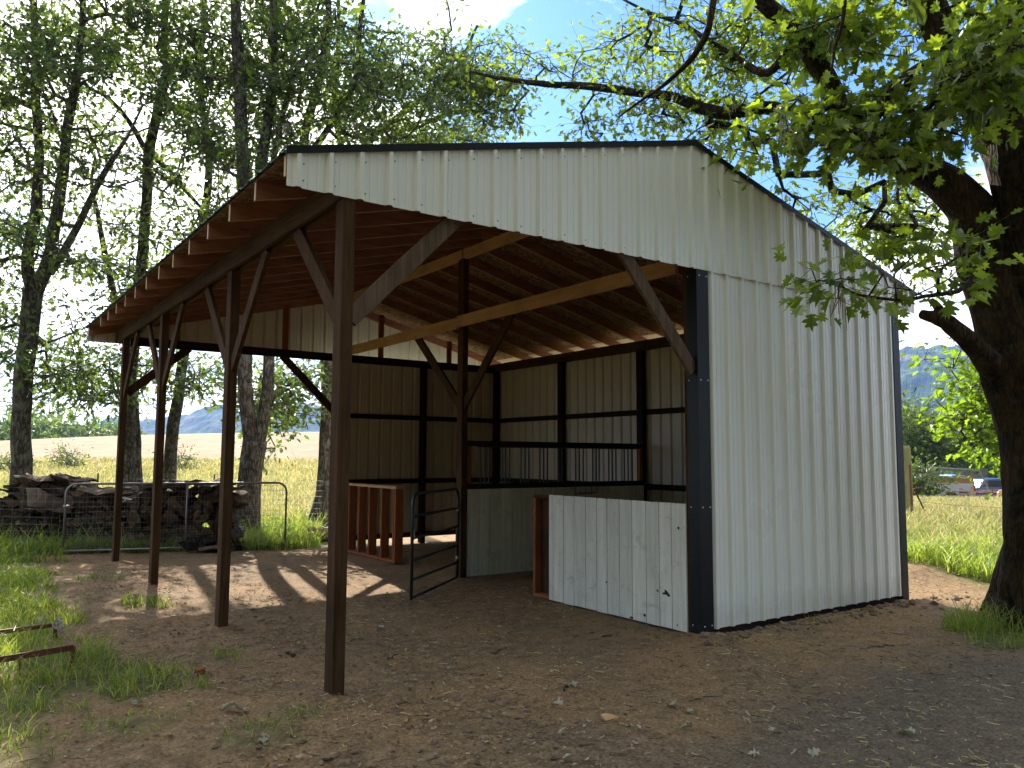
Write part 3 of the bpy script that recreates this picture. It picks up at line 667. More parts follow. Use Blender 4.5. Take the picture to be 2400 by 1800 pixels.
# chain from gate top to post
gb(MB().tube([GP(.03,1.15),GP(.0,1.05),GP(-.03,.93),GP(-.045,.9)],.006,5),'chain',M['steel'])
# ================================================================= RUSTY FRAME
fr=empty('rusty_frame',(-1.6,2.5,0),'rusty steel box frame lying half sunk in the grass at the far left','frame')
A=np.array([-1.35,3.01,.16]); B=np.array([-1.33,1.99,.16]); Cc=np.array([-2.62,2.80,.16]); Dd=np.array([-2.62,1.75,.14])
def fb(p,q,w,h,n): m_=MB((-1.6,2.5,0)); m_.beam(p,q,w,h,bev=.002); m_.build(n,M['rust'],fr)
fb(A,Cc,.025,.035,'rail'); fb(A,B,.035,.012,'rail'); fb(B,Dd,.02,.045,'rail'); fb(Cc,Dd,.03,.03,'rail')
for P_ in (A,B,Cc,Dd): fb(P_-[0,0,.22],P_-[0,0,.006],.03,.03,'leg')
for t in (.28,): 
    q=B+(Dd-B)*t; fb(q-[0,0,.24],q-[0,0,.01],.12,.012,'side_plate')
m_=MB((-1.6,2.5,0)); rr=np.random.default_rng(3)
for k in range(4):
    pts=[A+[0,0,.02]+(B-A)*t+np.array([.03*math.sin(9*t+k)+.02*rr.normal(),.02*rr.normal(),.035*abs(math.sin(7*t+k*1.3))]) for t in np.linspace(-.05,.45,12)]; m_.tube(pts,.0028,5)
o=m_.build('wire_rope',M['steel'],fr,smooth=True)
# ================================================================= WIRE GATE + FENCE
def wiregate():
    a=np.array([-.56,9.86,0]); b=np.array([2.79,8.86,0]); d=b-a; L=np.linalg.norm(d); d/=L
    g=empty('wire_mesh_gate',tuple(a),'long galvanised tube gate filled with wire mesh in front of the woodpile','gate')
    def P(s,z): p=a+d*s; return p+np.array([0,0,z+ .02])
    def gb(mb,name,m=M['steel'],sm=True): mb.org=a.copy(); mb.build(name,m,g,smooth=sm)
    H=1.15; rc=.16
    pts=[P(0,.03),P(0,H-rc)]+[P(rc*(1-math.cos(t)),H-rc+rc*math.sin(t)) for t in np.linspace(.2,1.57,7)]+[P(L-rc+rc*math.sin(t),H-rc+rc*math.cos(t)) for t in np.linspace(0,1.4,7)]+[P(L,H-rc),P(L,.03)]
    gb(MB().tube(pts,.019,10),'frame'); gb(MB().tube([P(0,.06),P(L,.06)],.017,8),'bottom_rail'); gb(MB().tube([P(L*.53,.05),P(L*.53,H)],.017,8),'upright')
    mb=MB(); s=.05; r_=np.random.default_rng(5)
    while s<L: mb.tube([P(s,.06),P(s+r_.normal(0,.004),.6),P(s,H)],.0017,3,cap=False); s+=.052
    z=.08; rows=[0.06+.045*k if k<8 else .42+.085*(k-8) for k in range(17)]
    for z in rows:
        if z<H-.02: mb.tube([P(t*L,z+.010*math.sin(t*6+z*9)+.006*r_.normal()) for t in np.linspace(0,1,14)],.0021,3,cap=False)
    gb(mb,'wire_mesh',M['steel'],False)
    gb(MB().tube([P(-.03,.78),P(.06,.78)],.026,8),'clamp')
wiregate()
def field_fence(path,name,label,posts,H=1.12,r_=.0018):
    f=empty(name,tuple(path[0]),label,'fence'); o0=np.array(path[0],float)
    mb=MB(o0); segs=[]
    for p,q in zip(path[:-1],path[1:]):
        p=np.array(p,float); q=np.array(q,float); L=np.linalg.norm(q-p); n=max(2,int(L/.6)); rr=np.random.default_rng(int(L*10))
        for z in [.05,.12,.20,.29,.39,.50,.62,.75,.88,1.0,1.10]:
            pts=[]
            for t in np.linspace(0,1,n): 
                c=p+(q-p)*t; pts.append((c[0],c[1],float(gz(c[0],c[1]))+z*H/1.12+.008*rr.normal()))
            mb.tube(pts,r_,3,cap=False)
        s=0
        while s<L:
            c=p+(q-p)*s/L; g_=float(gz(c[0],c[1])); mb.tube([(c[0],c[1],g_+.03),(c[0],c[1],g_+H*.99)],r_*.85,3,cap=False); s+=.15
    mb.build('wire_mesh',M['steel'],f)
    for x,y,h,kind in posts:
        g_=float(gz(x,y)); m_=MB(o0)
        if kind=='t': m_.beam((x,y,g_-.2),(x,y,g_+h),.035,.008,up=(0,1,0),bev=.001).beam((x,y+.012,g_-.2),(x,y+.012,g_+h),.006,.03,up=(0,1,0),bev=.001)
        else: m_.tube([(x,y,g_-.2),(x,y,g_+h)],.04,10)
        m_.build('post',M['tpost'] if kind=='t' else M['dark_z'],f)
M['tpost']=mat('red brown steel post',(.13,.06,.05),.7,.2)
def G(u,d,z=0): x,y=gd(u,d); return (x,y,float(gz(x,y))+z)
field_fence([G(-420,13.4),G(60,13.35),(-.62,9.88,0)],'woven_wire_fence','woven wire fence running left from the mesh gate in front of the woodpile',[(*G(-420,13.4)[:2],1.2,'t')])
field_fence([G(-700,20),G(232,18.6),G(510,18.2),G(770,17.6),G(1000,17.9),G(1500,19)],'woven_wire_fence','woven wire field fence behind the woodpile with thin reddish steel posts',[(*G(232,18.6)[:2],1.22,'t'),(*G(504,18.2)[:2],1.22,'t'),(*G(820,17.65)[:2],1.2,'t'),(*G(-200,19.3)[:2],1.2,'t')])
# round treated post, steel post with stay, on the right
def gzp(x,y): return float(ground(x,y))
M['treated']=wood('green treated round post',(.20,.18,.07),(.34,.31,.13),'z')
x,y=gd(2119,20.5); z=gzp(x,y); e=empty('fence_post',(x,y,z),'thick round greenish wooden fence post in the grass right of the barn','post')
mb=MB((x,y,z)); mb.tube([(x,y,z-.3),(x+.01,y,z+1.0),(x+.015,y,z+1.92),(x+.015,y,z+1.97)],[.175,.165,.155,.13],14); mb.build('shaft',M['treated'],e,smooth=False)
mb=MB((x,y,z)); mb.tube([(x+.015,y,z+1.971),(x+.015,y,z+1.99)],[.13,.128],14); mb.build('top_cut',M['sawn'],e)
x,y=gd(2134,19.6); z=gzp(x,y)
mb=MB((x,y,z)); mb.beam((x,y,z-.3),(x-.02,y,z+1.50),.045,.012,up=(0,1,0)).beam((x,y+.02,z-.3),(x-.02,y+.02,z+1.50),.010,.04,up=(0,1,0)); o=mb.build('steel_stake',M['rust']); tag(o,'thin rusty steel stake standing just right of the thick round fence post','post')
mb=MB((x,y,z)); mb.beam((x+.62,y-.2,z-.15),(x+.05,y-.03,z+.92),.03,.03); o=mb.build('slanted_stay',M['rust']); tag(o,'slanted rusty stay leaning against the thin steel stake by the fence post','post')
p0=np.array(G(2100,20.4)); p1=np.array(G(2560,17.5)); mb=MB(p0)
for zz in (.35,.62,.95): mb.tube([tuple(p0+(p1-p0)*t+np.array([0,0,zz-.10*math.sin(math.pi*t)])) for t in np.linspace(0,1,14)],.004,4)
o=mb.build('fence_wire',M['rust']); tag(o,'sagging rusty fence wires crossing the tall grass right of the barn','wire')
# ================================================================= FIREWOOD
M['wood_end']=wood('weathered split firewood',(.05,.032,.021),(.16,.108,.068),'y')
def vary(m,lo,hi):
    t=NT(m); s=t.b.inputs['Base Color'].links[0].from_socket; oi=t.N('ShaderNodeObjectInfo').outputs['Random']
    t.L(t.mix(1,s,t.ramp(oi,[(0,lo),(1,hi)]),'MULTIPLY'),t.b.inputs['Base Color'])
vary(M['wood_end'],.45,1.6)
M['wood_bark']=bark('firewood bark',(.035,.026,.022),(.085,.065,.052),.25)
M['slab']=wood('grey split slab wood',(.09,.062,.045),(.21,.158,.115),'y')
def logmesh(k):
    r=np.random.default_rng(100+k); n=11; L=.46; arc=r.uniform(1.6,3.2) if k<8 else 6.28
    pts=[]
    if k<8:
        a0=r.uniform(0,6); pts=[(r.normal(0,.01),r.normal(0,.01))]+[(math.cos(a0+t*arc)*(.105+r.normal(0,.012)),math.sin(a0+t*arc)*(.105+r.normal(0,.012))) for t in np.linspace(0,1,n-1)]
    else: pts=[(math.cos(t)*(.075+r.normal(0,.007)),math.sin(t)*(.075+r.normal(0,.007))) for t in np.linspace(0,6.28,n,endpoint=False)]
    c=np.mean(pts,0); pts=[(p[0]-c[0],p[1]-c[1]) for p in pts]
    V=[];rings=5
    for j in range(rings):
        y=-L/2+L*j/(rings-1); q=1+r.normal(0,.05); 
        for (x,z) in pts: V.append((x*q+r.normal(0,.004),y+(r.normal(0,.012) if j in (0,rings-1) else 0),z*q+r.normal(0,.004)))
    F_=[];mm=[]
    for j in range(rings-1):
        for i in range(n):
            F_.append((j*n+i,j*n+(i+1)%n,(j+1)*n+(i+1)%n,(j+1)*n+i)); mm.append(0 if (k<8 and i in (0,n-1)) else 1)
    F_+= [tuple(range(n-1,-1,-1)),tuple((rings-1)*n+i for i in range(n))]; mm+=[0,0]
    return raw_mesh('firewood_shape',V,[len(f) for f in F_],[i for f in F_ for i in f],[M['wood_end'],M['wood_bark']],mm)
LM=[logmesh(k) for k in range(11)]
def slabmesh(k):
    r=np.random.default_rng(200+k); V=[];L=r.uniform(.42,.6);w=r.uniform(.2,.32);n=6
    for j in range(n):
        x=-L/2+L*j/(n-1); c=.03*math.sin(j*1.3+k)
        for s_,zz in ((-1,0),(-.4,.02),(.3,.026),(1,.004),(.8,-.02),(-.8,-.022)): V.append((x+r.normal(0,.012),s_*w/2*(1+r.normal(0,.13)),zz+c+r.normal(0,.006)))
    F_=[(j*6+i,j*6+(i+1)%6,(j+1)*6+(i+1)%6,(j+1)*6+i) for j in range(n-1) for i in range(6)]+[(5,4,3,2,1,0),tuple((n-1)*6+i for i in range(6))]
    return raw_mesh('slab_shape',V,[len(f) for f in F_],[i for f in F_ for i in f],[M['slab'],M['wood_bark']],[1 if k%2 and i%6<3 else 0 for i in range(len(F_))])
SM=[slabmesh(k) for k in range(6)]; vary(M['wood_bark'],.6,1.8)
def pile(u0,u1,prof,off,label,gname,slabl,seed):
    """split wood stacked ends-out along the line behind the gate; prof: [(u, top z)]"""
    r=np.random.default_rng(seed); us=[p[0] for p in prof]; zs=[p[1] for p in prof]; u=u0; c=0
    while u<u1:
        d=14.35+off-.0006*(u-250); px=d/F; top=float(np.interp(u,us,zs)); z=.06; row=0
        while z<top-.02:
            x,y=gd(u+r.normal(0,4),d+r.normal(0,.07)); me=LM[r.integers(0,11)]
            o=link('split_log',me); s=r.uniform(.85,1.25); o.location=(x,y,z+float(gz(x,y))); o.scale=(s*1.1,r.uniform(.8,1.1),s)
            o.rotation_euler=(r.normal(0,.12),r.uniform(0,6.28),-.30+r.normal(0,.22)); tag(o,label,'firewood',gname)
            z+=.122*s*r.uniform(.85,1.05); c+=1
        # slabs of bark laid on top
        for q in range(1):
            x,y=gd(u,d-.08+r.normal(0,.1)); o=link('bark_slab',SM[r.integers(0,6)]); o.location=(x,y,top+float(gz(x,y))+.0+r.uniform(0,.03)); o.rotation_euler=(r.normal(0,.15),r.normal(0,.12),r.normal(-.3,.5)); tag(o,slabl,'firewood',gname+' covering slabs')
        u+=.150/px*r.uniform(.9,1.1)
    return c
c1=pile(-95,300,[(-95,.62),(0,.72),(50,1.05),(80,1.22),(190,1.22),(215,1.02),(270,.98),(300,.80)],0,'dark split firewood log among those stacked in the left half of the woodpile','logs in the left half of the woodpile','flat grey slab lying on top of the left half of the woodpile',1)
c2=pile(312,556,[(312,.82),(345,1.06),(400,1.14),(520,1.12),(556,.98)],0,'dark split firewood log among those stacked in the right half of the woodpile','logs in the right half of the woodpile','flat grey slab lying on top of the right half of the woodpile',2)
# slabs leaning on the face of the pile, individually recognisable
for (u,v,dd,rot,sc,k,lb) in ((115,1176,13.9,(.9,.25,.3),1.35,0,'broad pale slab leaning on the face of the left woodpile'),(232,1150,13.95,(.2,.1,-.2),1.3,2,'pale curled slab on the woodpile beside the darkest post'),(470,1265,13.7,(.5,-.2,.4),1.25,3,'purplish grey slab fallen at the foot of the right woodpile'),(505,1285,13.6,(.1,.1,-.6),1.0,4,'small flat slab on the ground at the foot of the right woodpile')):
    p=at(u,v,dd); o=link('loose_slab',SM[k]); o.location=tuple(p); o.rotation_euler=rot; o.scale=(sc,)*3; tag(o,lb,'firewood')
M['palelog']=bark('pale log bark',(.26,.19,.12),(.40,.31,.21),.3)
# short log in the grass right of the trunk
x,y=3.82,9.75; mb=MB((x,y,.13)); mb.tube([(x-.20,y+.16,.14),(x-.19,y+.15,.14),(x,y,.14),(x+.19,y-.15,.14),(x+.20,y-.16,.14)],[.12,.135,.14,.135,.12],14); o=mb.build('cut_log',M['palelog'],smooth=True); tag(o,'short pale cut log lying in the grass beside the rear fence tree','log')
# ================================================================= SMALL THINGS ON THE YARD
def yard(u,v): d=1.6565*F/(v-1073); p=at(u,v,d); return p[0],p[1],float(ground(p[0],p[1]))
x,y,z=yard(1427,1688); mb=MB((x,y,z)); mb.prism([(x-.055,y-.035,z+.004),(x+.06,y-.03,z+.004),(x+.045,y+.025,z+.01),(x+.02,y+.06,z+.012),(x-.02,y+.055,z+.012)],(0,0,.018)); o=mb.build('wood_offcut',M['tan_x']); tag(o,'small five sided tan wood offcut lying on the dirt in front of the barn','wood scrap')
x,y,z=yard(468,1592); mb=MB((x,y,z)); mb.beam((x-.03,y,z+.015),(x+.03,y+.01,z+.022),.05,.04); o=mb.build('wood_block',M['red_x']); tag(o,'tiny orange brown wood block in the dirt left of the nearest post','wood scrap')
# big fallen oak leaves
def lobed(n=4):
    # half outline of an oak / maple leaf, x across y along
    return [(0,0),(.05,.10),(.17,.13),(.25,.25),(.13,.33),(.30,.42),(.43,.56),(.36,.60),(.20,.58),(.31,.78),(.24,.82),(.09,.76),(0,1)]
HALF=lobed()
def leaf_template(fold=.10,curl=.12):
    L_=[(x,y,fold*abs(x)*2-curl*y*y) for x,y in HALF]; Rr=[(-x,y,z) for x,y,z in L_[1:-1]]
    V=np.array(L_+Rr); k=len(L_); fa=list(range(k)); fb_=[0]+[k-1]+list(range(k+len(Rr)-1,k-1,-1))
    return V,[fa,[0]+list(range(k,k+len(Rr)))+[k-1]][0:2]
M['fallen']=leafm('fallen grey green leaves',(.26,.27,.19),(.36,.35,.26),(.45,.43,.32),.05,.8,.15)
LT,LF=leaf_template(.22,.25)
LF[1]=LF[1][::-1]
for i,(u,v,s,a,lb) in enumerate([(1305,1662,.10,.4,'pale lobed oak leaf left of the tan wood offcut'),(1318,1722,.075,2.2,'curled pale oak leaf below left of the tan offcut'),(1330,1788,.085,1.2,'dark green curled oak leaf at the bottom edge of the photo'),(1345,1612,.07,2.8,'small folded oak leaf above the tan offcut'),(1575,1655,.10,-.6,'dark green oak leaf on the dirt right of the tan offcut'),(1615,1667,.07,.2,'small pale oak leaf right of the dark green one'),(1610,1708,.09,.9,'pale spiky oak leaf below the small pale one'),(1765,1768,.08,.3,'oak leaf at the bottom right beside loose straw'),(1905,1765,.10,2.2,'crumpled oak leaf at the left end of the straw patch'),(2125,1712,.12,-.2,'large pale crumpled oak leaf on the dark soil at the right'),(1810,1708,.06,1.6,'tan curled leaf in the middle of the right foreground'),(565,1682,.13,.1,'largest pale oak leaf in the left foreground'),(535,1678,.11,1.5,'dark oak leaf joined to the largest pale one at left'),(615,1757,.08,1.0,'folded pale leaf below the largest pale oak leaf at left'),(320,1660,.10,-.9,'long grey green leaf at the edge of the left grass'),(890,1480,.10,.5,'sprig leaf lying on the dirt right of the nearest post'),(1062,1552,.05,.5,'small pale leaf on the dirt near the middle of the yard')]):
    x,y,z=yard(u,v); V=LT*s; V=V-[0,s*.5,0]; rr=np.random.default_rng(i); V=V+np.stack([0*V[:,0],0*V[:,0],rr.normal(0,.006,len(V))+.25*V[:,0]*rr.normal()],1); V[:,2]-=V[:,2].min()-.004
    me=raw_mesh('fallen_leaf',V,[len(f) for f in LF],[k for f in LF for k in f],[M['fallen']]); o=link('fallen_leaf',me); o.location=(x,y,z); o.rotation_euler=(0,0,a); tag(o,lb,'leaf')
# sticks
for i,(u,v,L,a,r_,lb) in enumerate([(1325,1616,.13,.7,.010,'short thick grey stick above the tan wood offcut'),(1170,1528,.28,.5,.007,'long crooked stick on the dirt near the yard centre'),(675,1540,.14,1.9,.016,'stubby broken branch piece left of the nearest post'),(920,1545,.2,.1,.006,'thin grey stick right of the nearest post foot'),(1425,1492,.16,.05,.008,'straight tan stick on the dirt before the white half wall'),(2060,1512,.3,-.25,.010,'dark stick on the dirt below the right front corner'),(1650,1635,.3,-.1,.004,'thin dark twig in the right foreground')]):
    x,y,z=yard(u,v); rr=np.random.default_rng(i); mb=MB((x,y,z)); mb.tube([(x+math.cos(a)*L*t+.02*rr.normal()*L*3,y+math.sin(a)*L*t+.02*rr.normal(),z+r_*.8) for t in np.linspace(-.5,.5,6)],[r_*q for q in (.8,1,.95,.85,.8,.5)],7); o=mb.build('stick',M['twig'],smooth=True); tag(o,lb,'stick')
# ================================================================= THINGS BEYOND THE MEADOW
def frame_at(u,d,yaw=0.0,z=None):
    x,y=gd(u,d); z=float(gz(x,y)) if z is None else z
    a=math.atan2(RT[1],RT[0])+yaw; return (x,y,z),a
def local(o,name,m,verts_fn,smooth=False,label=None):
    mb=MB(); verts_fn(mb); return mb.build(name,m,o,smooth=smooth,label=label)
# pickup: local x to the right (tail), y away, z up. nose points left
M['carwhite']=mat('dusty white car paint',(.40,.375,.33),.45); M['tyre']=mat('tyre rubber',(.02,.02,.02),.9); M['glass']=mat('dark window glass',(.02,.025,.03),.1); M['lamp_red']=mat('red lamp lens',(.35,.015,.02),.3); M['chrome']=mat('dull chrome',(.5,.5,.5),.3,.9)
M['ply']=wood('weathered plywood sideboard',(.20,.105,.045),(.30,.17,.08),'x'); M['bluepaint']=mat('blue car paint',(.025,.07,.20),.3); M['bluetarp']=mat('light blue tarp',(.08,.25,.62),.6)
loc,a=frame_at(2281,39.5,0.0); tk=empty('pickup_truck',loc,'old white pickup truck with plywood sideboards parked beyond the tall grass','truck',rz=a)
body=[(-5.3,.45),(-5.35,.85),(-5.2,1.05),(-3.95,1.12),(-3.35,1.72),(-2.2,1.76),(-2.02,1.12),(-2.0,1.30),(0,1.30),(0.02,.55),(-.75,.5),(-.82,.72),(-1.0,.86),(-1.25,.88),(-1.5,.78),(-1.62,.5),(-4.15,.45),(-4.2,.7),(-4.4,.86),(-4.65,.86),(-4.85,.72),(-4.95,.45)]
local(tk,'body',M['carwhite'],lambda mb:mb.prism([(x,0,z) for x,z in body],(0,1.9,0)))
local(tk,'bed_floor',M['tyre'],lambda mb:mb.box(-1.9,-.08,.1,1.8,1.301,1.305))
local(tk,'sideboard',M['ply'],lambda mb:mb.prism([(-1.98,-.02,1.31),(0.02,-.02,1.31),(-.1,.03,1.66),(-1.9,.03,1.66)],(0,.03,0)))
local(tk,'sideboard',M['ply'],lambda mb:mb.prism([(-1.98,1.9,1.31),(0.02,1.9,1.31),(-.1,1.85,1.66),(-1.9,1.85,1.66)],(0,.03,0)))
for x in (-1.2,-4.55):
    w=local(tk,'wheel',M['tyre'],lambda mb:mb.tube([(x,-.02,.38),(x,.22,.38)],.38,20)); local(w,'rim',M['chrome'],lambda mb:mb.tube([(x,-.03,.38),(x,-.015,.38)],.2,16))
local(tk,'taillight',M['lamp_red'],lambda mb:mb.box(-.10,.035,-.015,.10,.86,1.2)); local(tk,'bumper',M['chrome'],lambda mb:mb.box(.0,.15,.05,1.85,.5,.66))
local(tk,'side_window',M['glass'],lambda mb:mb.prism([(-3.75,-.006,1.14),(-2.25,-.006,1.14),(-2.32,-.006,1.64),(-3.28,-.006,1.64)],(0,.004,0)))
loc2,a2=frame_at(2250,39.9); o=None
mb=MB(); mb.prism([(-.35,.3,1.5),(.72,.3,1.5),(.6,.35,1.66),(.1,.4,1.73),(-.25,.4,1.70)],(0,1.1,0)); o=mb.build('blue_tarp',M['bluetarp']); o.location=loc2; o.rotation_euler=(0,0,a2); tag(o,'bright blue tarp bundled in the bed of the white pickup','tarp')
# chain-link panel leaning behind the truck
loc,a=frame_at(2248,42.6); cp=empty('chain_link_panel',loc,'leaning chain link kennel panel with tube frame behind the white pickup','fence panel',rz=a)
P4=[(-1.75,0,2.10),(1.05,.0,1.93),(1.75,0,.35),(-1.75,0,.35)]
local(cp,'frame',M['steel'],lambda mb:(mb.tube([P4[0],P4[1],P4[2],P4[3],P4[0]],.03,8),mb.tube([(-1.75,0,1.25),(1.35,0,1.25)],.025,8)),True)
def links(mb):
    for k in range(-26,30):
        for sg in (-1,1):
            pts=[]
            for t in np.linspace(0,1,2):
                z=.35+1.7*t; x=k*.13+sg*1.7*t*.9
                pts.append((x,0,z))
            (xa,_,za),(xb,_,zb)=pts
            # clip to the panel in x
            def cl(x,z,x2,z2):
                lo,hi=-1.75,1.5
                if x<lo: tt=(lo-x)/(x2-x); x,z=lo,z+(z2-z)*tt
                if x>hi: tt=(hi-x)/(x2-x); x,z=hi,z+(z2-z)*tt
                return x,z
            if max(xa,xb)<-1.7 or min(xa,xb)>1.45: continue
            A_=cl(xa,za,xb,zb); B_=cl(xb,zb,xa,za)
            if abs(A_[1]-B_[1])>.1: mb.tube([(A_[0],0,A_[1]),(B_[0],0,B_[1])],.006,3,cap=False)
local(cp,'wire_mesh',M['steel'],links)
# blue car behind
loc,a=frame_at(2335,43); bc=empty('blue_car',loc,'dark blue car half hidden behind the mossy oak trunk','car',rz=a)
bp=[(-1.2,.4),(-1.25,.9),(-1.0,1.02),(-.75,1.42),(.4,1.5),(1.6,1.42),(2.3,1.0),(3.0,.92),(3.05,.4)]
local(bc,'body',M['bluepaint'],lambda mb:mb.prism([(x,0,z) for x,z in bp],(0,1.7,0)))
local(bc,'side_window',M['glass'],lambda mb:mb.prism([(-.85,-.006,1.05),(1.9,-.006,1.02),(1.45,-.006,1.36),(-.62,-.006,1.38)],(0,.004,0)))
for x in (-.5,2.1): local(bc,'wheel',M['tyre'],lambda mb:mb.tube([(x,-.02,.33),(x,.2,.33)],.33,18))
# utility trailer + red can
loc,a=frame_at(2310,37.8); tr=empty('utility_trailer',loc,'low rusty flat trailer with wheels between the pickup and the oak trunk','trailer',rz=a)
local(tr,'bed',M['rust'],lambda mb:(mb.box(-.55,1.3,0,1.4,.78,.86),mb.beam((-.55,.05,.62),(1.4,.05,.62),.05,.04),mb.beam((-1.1,.7,.6),(-.5,.7,.7),.06,.06)))
local(tr,'deck_board',M['slab'],lambda mb:(mb.beam((-.2,.1,.93),(1.2,.2,1.0),.25,.04),mb.beam((.1,.5,.92),(1.3,.4,.96),.2,.05)))
for x in (-.1,.6): local(tr,'wheel',M['tyre'],lambda mb:mb.tube([(x,-.05,.45),(x,.08,.45)],.27,16))
for x in (-.45,.25,1.0): local(tr,'stake',M['rust'],lambda mb:mb.beam((x,0,.8),(x,0,1.12),.03,.03,up=(0,1,0)))
loc,a=frame_at(2344,37.0); mb=MB(); mb.tube([(0,0,.45),(0,0,.5),(0,0,.85),(0,0,.95),(0,0,.98)],[.15,.2,.2,.12,.06],14); o=mb.build('gas_can',mat('faded red plastic',(.45,.10,.12),.5),smooth=True); o.location=loc; o.rotation_euler=(0,0,a); tag(o,'faded red can beside the trailer next to the oak trunk','can')
# house
loc,a=frame_at(2196,76,.25); hs=empty('farm_house',loc,'low house with weathered red brown roof hidden among trees on the right','house',rz=a)
M['hroof']=mat('weathered red brown roof',(.30,.155,.13),.85); M['hwall']=mat('grey house wall',(.20,.18,.17),.9)
local(hs,'wall',M['hwall'],lambda mb:mb.box(-6,6,0,8,0,2.5)); 
local(hs,'roof',M['hroof'],lambda mb:mb.prism([(-6.6,-.7,2.35),(-6.6,4,4.95),(-6.6,8.7,2.35),(-6.6,8.7,2.5),(-6.6,4,5.12),(-6.6,-.7,2.5)],(13.2,0,0)))
local(hs,'fascia_board',mat('pale fascia',(.5,.47,.42),.7),lambda mb:mb.box(-6.6,6.6,-.74,-.705,2.3,2.52))
for x in (-3.5,0.5,3.6):
    w=local(hs,'window',M['carwhite'],lambda mb:mb.box(x-.65,x+.65,-.04,-.003,1.0,2.1)); local(w,'pane',M['glass'],lambda mb:mb.box(x-.57,x+.57,-.048,-.042,1.08,2.02))
# power lines
mb=MB(); 
for v_,o_ in ((1003,0),(968,.0)):
    pa=at(2000,v_+2,70); pb=at(2600,v_-4,66); mb.tube([tuple(pa+(pb-pa)*t-np.array([0,0,.5*math.sin(math.pi*t)])) for t in np.linspace(0,1,10)],.016,4)
o=mb.build('power_line',M['steel']); tag(o,'thin pale power lines strung across the gap between barn and oak','wire')
# ================================================================= TREES
def smooth_path(pts,rad,step=.18,jit=.02,seed=0):
    """Catmull-Rom resample with slight crookedness"""
    P=np.array(pts,float); r=np.array(rad,float); rr=np.random.default_rng(seed); out=[];ro=[]
    Q=np.vstack([2*P[0]-P[1],P,2*P[-1]-P[-2]])
    for i in range(len(P)-1):
        a,b,c,d=Q[i],Q[i+1],Q[i+2],Q[i+3]; n=max(1,int(np.linalg.norm(c-b)/step))
        for k in range(n):
            t=k/n; out.append(.5*((2*b)+(-a+c)*t+(2*a-5*b+4*c-d)*t*t+(-a+3*b-3*c+d)*t**3)); ro.append(r[i]*(1-t)+r[i+1]*t)
    out.append(P[-1]); ro.append(r[-1]); out=np.array(out); ro=np.array(ro)
    j=rr.normal(0,1,out.shape); j=(j+np.roll(j,1,0)+np.roll(j,-1,0))/3; j[0]=0; out=out+j*jit; return out,ro
def stem_mesh(mb,path,rad,n=14,rough=.08,seed=0,lobes=0,ridges=0.0):
    rr=np.random.default_rng(seed); k=len(path); V=[]; prev=None; ph=rr.uniform(0,6)
    ang=np.linspace(0,2*np.pi,n,endpoint=False); L=0
    for i in range(k):
        p=path[i]; d=path[min(i+1,k-1)]-path[max(i-1,0)]; d=d/(np.linalg.norm(d)+1e-9)
        a=np.cross(d,(0,1,0)) if prev is None else prev-d*np.dot(prev,d)
        if np.linalg.norm(a)<.05: a=np.cross(d,(1,0,0))
        a=a/np.linalg.norm(a); b=np.cross(d,a); prev=a
        if i: L+=np.linalg.norm(path[i]-path[i-1])
        nz=vnoise(np.cos(ang)*1.6+L*1.1/max(rad[i]*6,.3)+seed*7,np.sin(ang)*1.6+L*.7+9,seed)-.5
        q=1+rough*2*nz
        if lobes: q=q+lobes*np.cos(3*ang+ph)*math.exp(-L*1.6)
        if ridges: q=q+ridges*(vnoise(ang*n/9.0+seed,np.full(n,L*2.2),seed+3)-.5)*2+ridges*.8*(vnoise(ang*n/4.0,np.full(n,L*5.0),seed+5)-.5)
        V.append(p[None]+(a[None]*np.cos(ang)[:,None]+b[None]*np.sin(ang)[:,None])*(rad[i]*q)[:,None])
    V=np.concatenate(V); Fc=[(i*n+j,i*n+(j+1)%n,(i+1)*n+(j+1)%n,(i+1)*n+j) for i in range(k-1) for j in range(n)]
    Fc.append(tuple((k-1)*n+j for j in range(n))); mb.add(V,Fc)
def edges_mesh(A,B,ra,rb,n=5):
    """many tapered prisms -> V,sizes,idx"""
    d=B-A; L=np.linalg.norm(d,axis=1,keepdims=True)+1e-9; d=d/L
    h=np.where(np.abs(d[:,2:3])>.9,np.array([[1,0,0]]),np.array([[0,0,1]])); a=np.cross(d,h); a/=np.linalg.norm(a,axis=1,keepdims=True)+1e-9; b=np.cross(d,a)
    B=B+d*rb[:,None]*.4
    rows=[]
    for P,r in ((A,ra),(B,rb)):
        for j in range(n):
            t=2*math.pi*j/n; rows.append(P+(a*math.cos(t)+b*math.sin(t))*r[:,None])
    V=np.stack(rows,1); m=len(A); f=np.array([q for j in range(n) for q in (j,(j+1)%n,n+(j+1)%n,n+j)])
    idx=((np.arange(m)*2*n)[:,None]+f[None]).ravel(); return V.reshape(-1,3),np.full(m*n,4),idx
